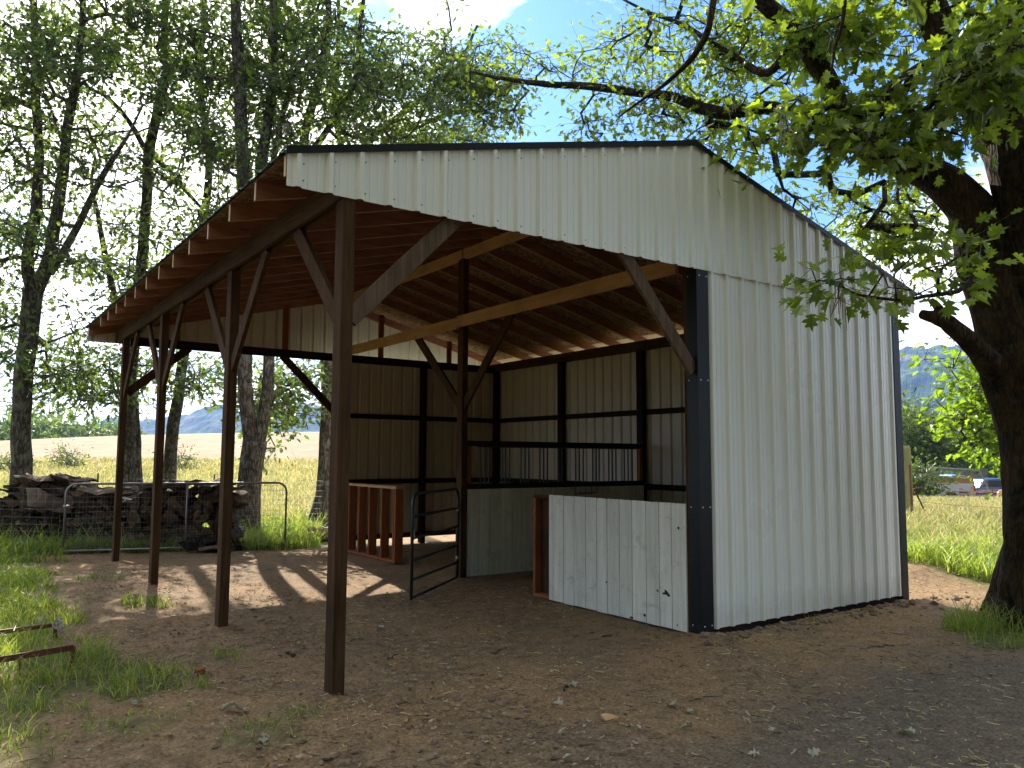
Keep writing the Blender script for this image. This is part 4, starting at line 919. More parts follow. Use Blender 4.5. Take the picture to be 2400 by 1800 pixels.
# ---- leaf shapes
FT=np.array([(0,0,0),(.10,.16,.03),(.28,.22,.0),(.13,.40,.03),(.34,.58,-.02),(.17,.66,.02),(.16,.86,-.05),(0,1,-.12),(-.17,.84,-.05),(-.16,.66,.02),(-.34,.56,-.02),(-.12,.40,.03),(-.28,.24,0),(-.10,.15,.03)])
FF=[[0,1,2,3,4,5,6,7],[0,7,8,9,10,11,12,13]]
BT,BF=leaf_template(.16,.22); BF=[BF[0],BF[1]]
def leaf_arrays(P,D,size,T,Fs,seed):
    r=np.random.default_rng(seed); n=len(P); D=D/(np.linalg.norm(D,axis=1,keepdims=True)+1e-9)
    up=np.array([0,0,1.])+r.normal(0,.55,(n,3)); X=np.cross(D,up); X/=np.linalg.norm(X,axis=1,keepdims=True)+1e-9; Z=np.cross(X,D)
    V=P[:,None]+(X[:,None]*T[None,:,0:1]+D[:,None]*T[None,:,1:2]+Z[:,None]*T[None,:,2:3]*r.uniform(-.8,2.6,n)[:,None,None])*size[:,None,None]
    k=len(T); f=np.array([i for q in Fs for i in q]); sz=np.tile([len(q) for q in Fs],n)
    return V.reshape(-1,3),sz,((np.arange(n)*k)[:,None]+f[None]).ravel()
def grow(stems,targets,seg=.35,seed=0,upbias=.45,minz=1.8,crook=.10):
    """stems: list of (path,rad). returns nodes, parent index, stem radius (or 0)"""
    rr=np.random.default_rng(seed); N=[];Pa=[];Rd=[]
    for p,r in stems:
        for i,(q,ra) in enumerate(zip(p,r)): N.append(q); Pa.append(-1); Rd.append(ra)
    cap=len(N)+len(targets)*14; nod=np.zeros((cap,3)); nod[:len(N)]=N; n=len(N); Pa+= [0]*0
    par=np.full(cap,-1); rd=np.zeros(cap); rd[:n]=Rd; nst=n
    d0=np.array([np.min(np.linalg.norm(nod[:nst]-t,axis=1)) for t in targets]); ends=[0]*len(targets)
    for ti in np.argsort(d0):
        t=targets[ti]; d=np.linalg.norm(nod[:n]-t,axis=1)+upbias*np.maximum(0,nod[:n,2]-t[2])+np.where(nod[:n,2]<minz,50,0)
        i=int(np.argmin(d)); a=nod[i]; L=np.linalg.norm(t-a); k=max(1,min(13,int(L/seg))); j=i
        w=rr.normal(0,crook*min(L,1.5),(3,)); sag=np.array([0,0,.10*L])
        for s in range(1,k+1):
            f=s/k; q=a+(t-a)*f+(w+sag)*math.sin(math.pi*f)+rr.normal(0,.035,3)*(f<1)
            nod[n]=q; par[n]=j; j=n; n+=1
        ends[ti]=j
    cnt=np.zeros(n); 
    for e in ends: cnt[e]+=1
    for i in range(n-1,nst-1,-1):
        if par[i]>=nst: cnt[par[i]]+=cnt[i]
    return nod[:n],par[:n],rd[:n],nst,cnt,ends
def make_tree(name,label,stems,groups,group=None,barkm=None,thick=False,seed=0,r0=.0065,rexp=.44,cat='tree',stemn=14,rough=.07,ridges=0,flare=0,upbias=.45,minz=1.8,droop=.25,hang=None):
    """groups: list of (targets, leaf size, leaves per cluster, cluster radius, big leaf shape?, material)"""
    base=stems[0][0][0].copy(); e=empty(name,tuple(base),label,cat,group)
    mb=MB(base)
    for i,(p,r) in enumerate(stems): stem_mesh(mb,p,r,stemn if r[0]>.12 or not thick else 18,rough,seed*13+i,lobes=flare if i==0 else 0,ridges=ridges)
    mb.build('trunk',barkm or M['bark'],e,smooth=True)
    groups=[g for g in groups if len(g[0])]
    if not groups: return e
    targets=np.concatenate([g[0] for g in groups])
    nod,par,rd,nst,cnt,ends=grow(stems,targets,seed=seed,upbias=upbias,minz=minz)
    i=np.arange(nst,len(nod)); r=r0*np.maximum(cnt,1)[i]**rexp
    R_=np.zeros(len(nod)); R_[i]=r
    ra=np.where(par[i]<nst,r*1.15,np.minimum(R_[np.maximum(par[i],0)],r*1.5))
    V,s,ix=edges_mesh(nod[par[i]],nod[i],ra,r,6 if thick else 5)
    me=raw_mesh('branches',V-base,s,ix,[M['twig'] if not thick else M['barktwig']],smooth=True); link('branches',me,e)
    rr=np.random.default_rng(seed+50); o0=0; E=np.array(ends); TV=[];TS=[];TI=[];tn=0
    for gi,(tg_,size,nl,cl,bigleaf,lm) in enumerate(groups):
        Eg=E[o0:o0+len(tg_)]; o0+=len(tg_)
        T_=nod[Eg]; pd=T_-nod[par[Eg]]; pd/=np.linalg.norm(pd,axis=1,keepdims=True)+1e-9
        k=rr.poisson(nl,len(Eg))+1; J=np.repeat(np.arange(len(Eg)),k); m=len(J)
        off=rr.normal(0,1,(m,3))*cl*np.array([1,1,.62]); P=T_[J]+off
        Dv=off/cl*.6+pd[J]*.7+rr.normal(0,.5,(m,3)); Dv[:,2]-=droop
        sz=size*rr.uniform(.5,1.2,m)
        V,s,ix=leaf_arrays(P,Dv,sz,BT if bigleaf else FT,BF if bigleaf else FF,seed+gi)
        me=raw_mesh('crown',V-base,s,ix,[lm]); link('crown',me,e)
        kk=np.arange(m)[::3]; V,s,ix=edges_mesh(T_[J[kk]],P[kk],np.full(len(kk),.0038),np.full(len(kk),.002),3)
        TV.append(V-base);TS.append(s);TI.append(ix+tn);tn+=len(V)
    me=raw_mesh('twigs',np.concatenate(TV),np.concatenate(TS),np.concatenate(TI),[M['twig']]); link('twigs',me,e)
    if hang:
        rr2=np.random.default_rng(seed+9); sel=i[rr2.random(len(i))<hang]; n_=len(sel)*9; S_=np.repeat(nod[sel],9,0)+rr2.normal(0,.05,(n_,3)); L_=rr2.uniform(.05,.22,n_)
        Bq=S_+np.stack([rr2.normal(0,.03,n_),rr2.normal(0,.03,n_),-L_],1); V,s,ix=edges_mesh(S_,Bq,np.full(n_,.006),np.full(n_,.0025),3)
        me=raw_mesh('lichen',V-base,s,ix,[M['lichen']]); link('lichen',me,e)
    return e
M['lichen']=mat('hanging pale lichen',(.30,.27,.17),.95)
def stem(uvd,rad,step=.25,jit=.02,seed=0,base=True):
    pts=[at(u,v,d) for u,v,d in uvd]
    if base:
        p=pts[0].copy(); p[2]=float(gz(p[0],p[1]))-.15; pts[0]=p
    return smooth_path(pts,rad,step,jit,seed)
rt=np.random.default_rng(99)
def blobs(bl,per,seed,extra=0):
    """bl: (u,v,d,ru,rv,rd,weight). clumps of targets inside frustum ellipsoids"""
    r=np.random.default_rng(seed); out=[]
    for (u,v,d,ru,rv,rdp,w) in bl:
        for _ in range(max(1,int(per*w))):
            q=r.normal(0,1,3); q/=np.linalg.norm(q); q*=r.random()**.45
            c=at(u+q[0]*ru,v+q[1]*rv,d+q[2]*rdp); k=r.integers(3,7)+extra; sp=(.018 if not extra else .015)*d
            out+= [c+r.normal(0,sp,3)*[1,1,.6] for _ in range(k)]
    return np.array(out)
# ---------------- the row behind the barn (left to right). (stems, targets region)
LEFT=[]
def trunk(tag_,stems_,label): LEFT.append([tag_,stems_,label])
trunk('t1',[stem([(40,1250,17),(52,1080,17),(50,930,17),(66,800,17),(78,680,17)],[.26,.20,.185,.19,.19],seed=1),
      stem([(78,690,17),(66,600,17),(84,500,17.2),(92,380,17.3),(84,200,17.5),(80,0,17.6),(60,-260,17.8),(70,-600,18)],[.13,.12,.115,.10,.09,.07,.05,.03],seed=2,base=False),
      stem([(78,700,17),(112,610,16.9),(128,520,16.8),(150,400,16.8),(165,270,16.6),(190,120,16.5),(200,-80,16.5),(260,-400,16.5)],[.15,.135,.12,.105,.09,.07,.055,.03],seed=3,base=False),
      stem([(118,640,16.9),(165,560,16.7),(210,470,16.5),(255,385,16.3),(300,320,16.2)],[.085,.075,.065,.055,.03],seed=4,base=False)],'leftmost forked oak whose trunk stands behind the left woodpile')
trunk('t2',[stem([(298,1235,19.5),(300,1080,19.5),(304,960,19.4),(312,820,19.2),(330,640,19),(345,470,19),(352,330,18.8),(390,160,18.6),(385,40,18.5),(400,-250,18.4),(390,-560,18.4)],[.20,.165,.155,.145,.13,.125,.12,.10,.08,.06,.03],seed=5),
      stem([(345,360,18.9),(300,280,18.9),(240,220,18.8),(180,200,18.6)],[.07,.055,.045,.02],seed=6,base=False),
      stem([(350,350,18.9),(430,440,18.6),(475,490,18.5)],[.07,.055,.03],seed=66,base=False)],'tall thin oak seen between the two farthest barn posts')
trunk('t2b',[stem([(325,1235,20.2),(322,1090,20.2),(318,960,20.2),(300,820,20.2),(270,700,20.1),(240,560,20),(215,420,20)],[.14,.11,.105,.10,.085,.07,.04],seed=7)],'slender oak stem standing right beside the tall thin one behind the posts')
trunk('t3a',[stem([(385,1240,20.5),(396,1120,20.5),(405,1000,20.4),(425,880,20.3),(440,760,20.2),(470,560,20),(490,380,20),(470,200,20),(480,0,20),(500,-300,20)],[.20,.165,.15,.135,.12,.105,.09,.075,.06,.03],seed=8)],'leaning oak with bare lower trunk between the second and third barn posts')
trunk('t3',[stem([(574,1268,16.1),(580,1200,16.1),(588,1100,16.1),(598,1030,16.1)],[.30,.245,.225,.235],.2,.012,9),
      stem([(592,1060,16.1),(580,960,16.1),(575,830,16.1),(580,640,16.1),(572,430,16.0),(566,300,15.9),(562,180,15.9),(552,40,15.8),(545,-200,15.8),(530,-560,15.8)],[.165,.15,.145,.15,.135,.125,.115,.10,.07,.03],.25,.015,10,False),
      stem([(602,1055,16.1),(622,960,16.2),(632,840,16.3),(634,640,16.4),(612,430,16.4),(622,320,16.3),(640,160,16.2),(640,60,16.2),(650,-180,16.2),(670,-520,16.2)],[.15,.125,.115,.12,.125,.11,.09,.075,.05,.03],.25,.015,11,False),
      stem([(640,380,16.3),(665,260,16.2),(700,150,16),(760,90,15.8)],[.06,.05,.04,.02],seed=12,base=False)],'double trunked oak rising behind the right woodpile and over the roof')
trunk('t4',[stem([(735,1245,18.2),(758,1160,18.2),(764,1060,18.2),(768,940,18.2),(765,840,18.2),(740,640,18),(720,450,18),(712,340,18),(745,200,17.8),(770,60,17.6),(765,-60,17.5),(780,-360,17.5)],[.26,.185,.17,.165,.16,.14,.12,.105,.09,.075,.06,.03],seed=13),
      stem([(712,390,18),(770,300,18),(832,190,17.8),(845,40,17.6),(880,-160,17.5)],[.09,.07,.06,.05,.025],seed=14,base=False),
      stem([(750,930,18.1),(700,900,17.8),(660,905,17.5)],[.05,.04,.02],seed=15,base=False)],'pale barked oak beside the end of the mesh gate')
trunk('t5',[stem([(850,1235,22),(842,700,22),(850,420,22),(865,330,21.8),(950,260,21.5),(1060,170,21),(1120,60,21)],[.20,.17,.15,.11,.09,.06,.03],seed=16),
      stem([(855,400,22),(930,310,21.5),(1040,270,21),(1150,215,20.6),(1240,190,20.3)],[.09,.075,.06,.045,.02],seed=17,base=False),
      stem([(848,480,22),(790,300,22),(792,100,22),(800,-150,22)],[.10,.08,.06,.03],seed=18,base=False)],'spreading oak behind the barn roof left of the blue sky gap')
regions=[ # u v d ru rv rd weight
 (60,420,16.8,230,300,2.2,1.2),(-230,350,17,220,420,3,1.0),(120,60,16.5,260,210,2.2,1.1),(330,330,18,220,250,2.2,1.15),(360,80,18,220,180,2.2,1.0),
 (560,200,16.5,190,280,2.0,1.15),(520,470,17.5,170,170,2,.8),(720,150,17.3,190,210,2.2,1.3),(900,200,18.8,210,150,2.5,1.25),(1060,150,19.5,120,110,2,.62),(1130,240,19.8,120,70,1.6,.45),
 (60,800,17,190,110,2.2,.45),(190,905,18,170,80,2,.45),(370,880,19.5,200,90,2,.42),(330,650,19,200,120,2,.6),(650,950,17.5,100,60,1.5,.30),(700,900,18,120,60,1.6,.22),(620,1010,19,60,60,1,.12),
 (100,-330,17,420,280,3.5,1.3),(520,-300,17,420,260,3.5,1.4),(860,-250,18,300,220,3,.7),(-450,0,17,250,500,4,.8),(950,330,20.5,150,40,1.5,.3),(1100,330,24,120,32,1.5,.35)]
T=blobs(regions,46,5,4)
# keep open the gaps of bare sky
def uv(P):
    q=P-CAM; d=q@FW; return 1200+F*(q@RT)/d, 900-F*(q@UP)/d, d
def carve(T,holes,seed=3):
    u,v,d=uv(T); k=np.ones(len(T),bool)
    for hu,hv,ru,rv in holes: k&=((u-hu)/ru)**2+((v-hv)/rv)**2>1
    return T[k]
T=carve(T,[(930,20,70,55),(1130,60,70,40),(660,20,0.1,.1),(430,205,45,30),(300,200,45,30),(470,420,40,60),(120,740,50,30),(195,560,35,45),(760,330,30,30),(1000,60,60,25)])
# the gap in the leaves that lets the sun reach the near left corner of the yard, and smaller ones over the open bay
_k=math.cos(math.radians(32))/math.sin(math.radians(32)); _hx=T[:,0]-.205*_k*T[:,2]; _hy=T[:,1]-.979*_k*T[:,2]; _gx,_gy=gd(110,4.5)
T=T[(((_hx-_gx)/.85)**2+((_hy-_gy)/.6)**2>1)&(((_hx-_gx+.2)/.9)**2+((_hy-_gy-2.3)/.9)**2>1)&(((_hx-.6)/.8)**2+((_hy-5.2)/.45)**2>1)]
best=[]
for tg,st,lb in LEFT:
    S=np.concatenate([p for p,_ in st]); S=S[S[:,2]>2.2]; best.append(np.array([np.min(np.hypot(S[:,0]-t[0],S[:,1]-t[1])+.35*np.abs(S[:,2]-t[2])) for t in T]))
own=np.argmin(np.array(best),0)
for i,(tg,st,lb) in enumerate(LEFT):
    t=T[own==i]; make_tree('oak_tree',lb,st,[(t,.155,7.5,.20,False,M['leaf'])],group='oaks growing in a row behind the barn',seed=20+i,r0=.006,hang=.02)
# ---------------- big mossy oak at the right
def S(uvd,rad,step=.12,jit=.012,seed=0,base=False): return stem(uvd,rad,step,jit,seed,base)
big=[S([(2447,1520,8.0),(2444,1400,8.0),(2444,1280,8.0),(2446,1150,8.05),(2432,1000,8.1),(2402,880,8.1),(2385,800,8.1)],[.60,.44,.36,.345,.36,.39,.37],seed=31,base=True),
     S([(2385,850,8.1),(2352,740,8.15),(2308,620,8.2),(2285,510,8.25),(2215,428,8.3),(2120,384,8.5),(2040,350,8.7),(1975,275,8.9),(1930,170,8.9),(1860,70,8.8),(1775,-10,8.7),(1700,-120,8.6)],[.30,.27,.255,.235,.20,.15,.13,.125,.11,.10,.085,.05],seed=32),
     S([(2425,860,8.1),(2440,700,8.05),(2430,560,8.0),(2405,430,8.0),(2385,330,8.05),(2385,200,8.1),(2420,40,8.2),(2460,-200,8.3),(2500,-500,8.4)],[.34,.30,.29,.28,.27,.25,.22,.17,.08],seed=33),
     S([(2388,400,8.1),(2320,290,8.2),(2262,200,8.3),(2215,110,8.4),(2185,10,8.5),(2165,-120,8.6),(2120,-350,8.7)],[.24,.185,.17,.165,.15,.12,.05],seed=34),
     S([(2330,860,8.0),(2290,820,7.85),(2245,780,7.75),(2205,748,7.7),(2162,738,7.65)],[.14,.105,.085,.072,.045],.06,.008,35),
     S([(2207,750,7.7),(2200,722,7.68),(2182,705,7.66)],[.06,.045,.03],.05,.004,36),
     S([(2110,384,8.5),(2010,330,9.0),(1900,275,9.6),(1810,252,10.0),(1708,266,10.3),(1640,252,10.5),(1590,228,10.6),(1500,218,10.8),(1390,203,11),(1280,196,11.2),(1200,188,11.4),(1100,165,11.6)],[.10,.095,.09,.088,.082,.075,.065,.055,.052,.042,.03,.015],seed=37),
     S([(1690,-90,8.2),(1665,30,8.0),(1650,90,8.0),(1625,130,8.1),(1570,185,8.3),(1510,235,8.6),(1450,275,9)],[.04,.036,.032,.030,.022,.016,.010],seed=38),
     S([(1985,-60,7.6),(1975,60,7.6),(1958,115,7.6),(1945,190,7.7)],[.022,.018,.014,.010],.1,.01,39),
     S([(2300,110,8.2),(2200,140,7.9),(2135,165,7.7),(2088,207,7.6),(2075,255,7.6),(2050,300,7.7)],[.05,.04,.034,.030,.022,.015],seed=40),
     S([(2300,620,8.0),(2250,680,7.3),(2190,690,6.9),(2100,700,6.7),(2010,690,6.6),(1950,660,6.55)],[.030,.022,.018,.014,.010,.006],.1,.015,41),
     S([(1870,80,8.8),(1800,170,9.4),(1700,120,10),(1600,60,10.5),(1500,20,11),(1400,-40,11.5)],[.05,.045,.04,.03,.02,.012],seed=42)]
near_bl=[(1985,285,7.9,150,48,.7,1.0),(2110,335,7.8,150,45,.6,.75),(1830,295,7.9,80,42,.6,.38),(2200,290,7.7,100,55,.5,.35),(1745,372,7.7,38,26,.4,.12),
 (2340,130,7.0,80,90,.6,.8),(2260,190,7.2,60,60,.5,.3),(2080,200,7.9,80,60,.6,.2),(2010,655,6.6,100,22,.3,.26),(2150,620,6.9,70,35,.4,.18),(2240,610,7.0,45,45,.3,.16),(2300,560,7.0,30,45,.3,.08),
 (2020,50,8.8,170,70,.9,.9),(1900,60,9,120,70,.9,.6),(2200,10,8.4,130,60,.8,.5),(2360,20,8,120,60,.8,.5),(2050,-250,8.7,330,160,1.6,.8),(2420,-250,8.4,250,260,1.6,.7)]
far_bl=[(1480,130,11.4,150,110,1.0,.75),(1600,250,10.9,170,90,1.0,.9),(1700,70,10.4,170,80,1.2,1.0),(1430,280,11.4,110,55,.7,.35),(1800,170,10.3,120,90,1.0,.6),
 (1850,470,11,120,60,.9,.30),(1960,560,11,130,60,.9,.35),(2080,520,11,110,80,.9,.55),(2150,560,10.8,70,90,.7,.5),(1830,580,11.4,60,40,.4,.08),(1270,170,11.6,90,60,.7,.3),(1160,150,12,60,50,.6,.2),(1650,-200,10.5,260,150,1.5,.8),(2140,430,10.6,100,60,.6,.4),(1700,330,11,90,25,.5,.25)]
Tn=blobs(near_bl,15,61); Tf=blobs(far_bl,23,62)
Tf=carve(Tf,[(1290,240,62,70),(1560,170,25,25),(1350,60,50,60)])
# oak's unseen canopy over the yard, added and spread left to shade the front
_r=np.random.default_rng(5); To=[]
for _ in range(620):
    c=np.array([_r.uniform(-9.5,6.5),_r.uniform(-12,-1.0),_r.uniform(5.2,9.5)])
    To+=[c+_r.normal(0,.35,3) for _ in range(3)]
To=np.array(To); _u,_v,_d=uv(To); To=To[(_d<0)|(_v<-60)|(_u>2520)|(_u<-100)]
_p=np.array([[6.9,-1.6,5.2],[6.0,-3.5,6.8],[4.0,-5.5,7.8],[1.2,-7.2,8.6],[-1.5,-8.5,9.2]]); big+=[smooth_path(_p,[.2,.16,.12,.08,.03],.3,.03,45)]
_p=np.array([[7.2,-1.8,5.4],[8.5,-4.5,7.2],[9.5,-8,8.6],[9.8,-11,9.3]]); big+=[smooth_path(_p,[.2,.15,.10,.03],.3,.03,46)]
M['barktwig']=bark('dark twig bark',(.04,.032,.026),(.10,.08,.06),.3)
make_tree('oak_tree','huge dark mossy oak with a broken branch stub at the right edge',big,[(Tn,.165,5.2,.16,True,M['leafoak']),(To,.2,7,.3,False,M['leafoak']),(Tf,.115,7.0,.20,False,M['leafoak'])],barkm=M['barkoak'],thick=True,seed=71,stemn=48,rough=.10,ridges=.05,flare=.16,r0=.0040,rexp=.46,upbias=.2,minz=2.6,hang=.03)
# young maple behind the oak trunk with sunlit leaves
ym=[S([(2395,1290,13.2),(2385,1150,13.2),(2370,1000,13.1),(2345,900,13),(2310,830,12.9)],[.06,.05,.042,.03,.012],seed=51,base=True),
    S([(2380,1100,13.2),(2330,1050,12.9),(2280,1020,12.7)],[.03,.02,.01],seed=52)]
Ty=blobs([(2295,880,12.9,50,45,.6,.8),(2235,832,12.8,40,20,.4,.25),(2290,960,12.8,38,45,.5,.9),(2325,1020,12.8,30,45,.5,.75),(2340,1075,12.8,20,20,.4,.3),(2390,1000,13.1,60,120,.8,1.0)],15,81)
make_tree('maple_sapling','young maple with bright sunlit yellow green leaves behind the mossy oak trunk',ym,[(Ty,.135,6,.17,True,M['leafsun'])],seed=90,thick=True,r0=.004,minz=.5,stemn=12)
# ---------------- far trees on the right
def simple_tree(name,u,d,h,rw,n,size,label,seed,lm,z=None,nst=3,per=1.0,trunkr=.2,group=None):
    x,y=gd(u,d); z=float(gz(x,y)); r=np.random.default_rng(seed); b=np.array([x,y,z-.2])
    st=[smooth_path([b,b+[.1,0,h*.3],b+[r.normal(0,.3),r.normal(0,.3),h*.75]],[trunkr,trunkr*.8,trunkr*.3],.5,.04,seed)]
    for k in range(nst):
        a=r.uniform(0,6.28); st.append(smooth_path([b+[0,0,h*.28],b+[math.cos(a)*rw*.35,math.sin(a)*rw*.35,h*.5],b+[math.cos(a)*rw*.6,math.sin(a)*rw*.6,h*.75]],[trunkr*.5,trunkr*.35,trunkr*.12],.5,.05,seed+k))
    T_=[]
    for _ in range(n):
        q=r.normal(0,1,3); q/=np.linalg.norm(q); q*=r.random()**.3; c=b+np.array([q[0]*rw,q[1]*rw,h*.56+q[2]*h*.45]); T_+=[c+r.normal(0,.25,3) for _ in range(3)]
    return make_tree(name,label,st,[(np.array(T_),size,8*per,size*2.0,False,lm)],seed=seed,r0=.012,minz=h*.12+z,stemn=8,group=group)
simple_tree('broadleaf_tree',2128,52,6.0,2.6,110,.36,'dark round topped tree right behind the thick fence post',201,M['farleaf'],per=1.5)
simple_tree('broadleaf_tree',2172,50,2.9,2.0,80,.30,'low bushy tree in front of the red brown house roof',202,M['farleaf'],per=1.5)
simple_tree('broadleaf_tree',2142,35,2.1,.72,42,.22,'small bush covering the cab of the white pickup',203,M['farleaf'],per=1.4,trunkr=.08)
simple_tree('broadleaf_tree',2420,60,9,4,110,.45,'tree hidden behind the mossy oak trunk far away',204,M['farleaf'])
simple_tree('broadleaf_tree',2060,58,7,3.5,90,.42,'tree far behind the white barn wall',205,M['farleaf'])
def cedar(name,u,d,h,rb,label,seed):
    x,y=gd(u,d); z=float(gz(x,y)); b=np.array([x,y,z-.2]); r=np.random.default_rng(seed)
    e=empty(name,tuple(b),label,'tree'); mb=MB(b); p,rd=smooth_path([b,b+[0,0,h*.5],b+[.1,0,h]],[.28,.18,.02],.5,.02,seed); stem_mesh(mb,p,rd,8,.05,seed); mb.build('trunk',M['bark'],e,smooth=True)
    P=[];Dv=[];A=[];B=[]
    for k in range(int(h*26)):
        t=r.random()**.8; zz=.6+t*(h-.7); L=rb*(1-t)**.75*r.uniform(.6,1.1)+.2; a=r.uniform(0,6.28); dr=np.array([math.cos(a),math.sin(a),0])
        prev=b+[0,0,zz]; m=max(3,int(L/.25))
        for j in range(1,m+1):
            s_=j/m; q=b+dr*L*s_+np.array([0,0,zz+L*(.18*s_-.42*s_*s_)]); A.append(prev); B.append(q); prev=q
            for _ in range(9):
                sd=np.cross(dr,[0,0,1])*r.normal(0,.16*(1.2-s_)*L/1.5+.06); P.append(q+sd+r.normal(0,.05,3)); Dv.append(dr*.6+sd*1.5+np.array([0,0,-.55])+r.normal(0,.2,3))
    A=np.array(A);B=np.array(B); V,s,ix=edges_mesh(A,B,np.full(len(A),.02),np.full(len(A),.015),4); link('branches',raw_mesh('branches',V-b,s,ix,[M['twig']]),e)
    P=np.array(P);Dv=np.array(Dv); V,s,ix=leaf_arrays(P,Dv,r.uniform(.18,.34,len(P)),FT*np.array([.55,1,1]),FF,seed); link('crown',raw_mesh('crown',V-b,s,ix,[M['cedar']]),e)
cedar('cedar_tree',2262,53,6.6,3.6,'drooping cedar with layered boughs behind the white pickup',301)
cedar('cedar_tree',2345,58,8.5,4.2,'taller cedar mostly hidden by the mossy oak trunk',302)
# bushes in the left field
for i,(u,d,h,w_,lb) in enumerate([(160,60,1.9,1.1,'small round bush standing alone in the hay field at left'),(425,58,1.7,1.2,'low bush in the field between the second and third posts'),(20,52,1.3,1.6,'spreading bush at the far left of the hay field')]):
    simple_tree('field_bush',u,d,h,w_,26,.20,lb,400+i,M['farleaf'],trunkr=.05,nst=2)
def woods(name,label,u0,u1,d0,d1,n,h0,h1,lm,size,seed):
    r=np.random.default_rng(seed); P=[]
    for _ in range(n):
        u=r.uniform(u0,u1); d=r.uniform(d0,d1); x,y=gd(u,d); z=float(gz(x,y)); h=r.uniform(h0,h1); w=h*r.uniform(.35,.55)
        q=r.normal(0,1,(110,3)); q/=np.linalg.norm(q,axis=1,keepdims=True); q*=(r.random((110,1))**.25); P.append(np.array([x,y,z+h*.52])+q*[w,w,h*.5]+r.normal(0,.3,(110,3)))
    P=np.concatenate(P); m=len(P); D_=r.normal(0,1,(m,3)); V,s,ix=leaf_arrays(P,D_,size*r.uniform(.6,1.3,m),FT,FF,seed)
    me=raw_mesh(name,V,s,ix,[lm]); tag(link(name,me),label,'woods',kind='stuff')
def woods_ring(name,label,n,seed):
    r=np.random.default_rng(seed); P=[]
    for _ in range(n):
        a=r.uniform(math.radians(158),math.radians(292)); d=r.uniform(14,30); x=2+d*math.cos(a); y=-1+d*math.sin(a); h=r.uniform(8,13); w=r.uniform(2,3.2)
        q=r.normal(0,1,(300,3)); q/=np.linalg.norm(q,axis=1,keepdims=True); q*=(r.random((300,1))**.35); P.append(np.array([x,y,h*.55])+q*[w,w,h*.45]+r.normal(0,.3,(300,3)))
    P=np.concatenate(P); u_,v_,d_=uv(P); P=P[(d_<0)|(u_<-260)|(u_>2660)]; m=len(P); V,s,ix=leaf_arrays(P,r.normal(0,1,(m,3)),r.uniform(.45,.95,m),FT,FF,seed)
    tag(link(name,raw_mesh(name,V,s,ix,[M['farleaf']])),label,'woods',kind='stuff')
woods_ring('unseen_shade_woods','unseen leafy woods added left of and behind the camera to block sky light',85,511)  # leafy mass added out of view to cut low sky light from the left
woods('distant_woods','hazy grey green woods beyond the hay field on the left',-500,320,170,260,150,7,13,M['farleaf'],1.5,501)
woods('distant_woods','belt of far trees at the foot of the mountain on the right',1900,2900,110,200,130,4,8,M['farleaf'],1.2,502)
# ================================================================= HILLS
def hillmat():
    m=mat('forested slopes',(.03,.05,.03),1,spec=.05); t=NT(m); v=t.coord('Object')
    n=t.noise(v,.012,6,.7); f=t.noise(v,.09,6,.75)
    c=t.ramp(f,[(.3,(.010,.022,.022)),(.6,(.028,.048,.036)),(.75,(.055,.08,.045))])
    c=t.mix(t.ramp(n,[(.5,0),(.58,1)]),c,t.ramp(f,[(.3,(.045,.075,.03)),(.7,(.10,.14,.05))]))
    cc=t.noise(t.coord('Object',(1,1,2.5)),.0052,3); c=t.mix(t.math('MULTIPLY',t.ramp(cc,[(.58,0),(.62,1)]),.6),c,(.22,.15,.11))
    t.L(c,t.b.inputs['Base Color']); return m
M['hill']=hillmat()
def hill(name,label,u0,u1,d,prof,depth,seed):
    """ridge seen between bearings u0..u1, distance d to the crest; prof [(u, crest row v)]"""
    n=360; k=70; us=np.linspace(u0,u1,n); pu=[p[0] for p in prof]; pv=[p[1] for p in prof]
    V=[]
    for j in range(k):
        t=j/(k-1); dd=d-depth+depth*1.6*t
        rise=np.clip(t/.625,0,1)
        for i,u in enumerate(us):
            hz=(1073-np.interp(u,pu,pv))/F*d+1.6
            x,y=gd(u,dd); g=hz*(rise**1.25 if t<.625 else max(0,1-((t-.625)/.375)**2))
            V.append((x,y,g))
    V=np.array(V); amp=depth*.05; V[:,2]+=(fbm(V[:,0]/depth*5,V[:,1]/depth*5,seed,5)-.5)*amp*np.clip(V[:,2]/60,0,1)*2 + (vnoise(V[:,0]/9,V[:,1]/9,seed+5)-.5)*7*np.clip(V[:,2]/40,0,1)-3
    q=np.arange(n*k).reshape(k,n); qd=np.stack([q[:-1,:-1],q[:-1,1:],q[1:,1:],q[1:,:-1]],-1).reshape(-1,4)
    me=raw_mesh(name,V,np.full(len(qd),4),qd.ravel(),[M['hill']],smooth=False); tag(link(name,me),label,'hill',kind='structure')
hill('mountain','forested blue mountain rising right of the barn',1500,3300,2600,[(1500,960),(1900,842),(2050,797),(2200,794),(2400,810),(2800,880),(3300,960)],1900,3)
hill('hills','low blue ridge beyond the hay field on the left',-1400,1700,2300,[(-1400,1040),(-300,1020),(100,1012),(350,1000),(480,975),(600,958),(800,962),(1100,985),(1700,1040)],1100,5)
hill('hills','nearer green foothill in front of the mountain',1700,3000,1000,[(1700,1000),(2050,930),(2150,915),(2300,955),(2600,985),(3000,1030)],650,7)
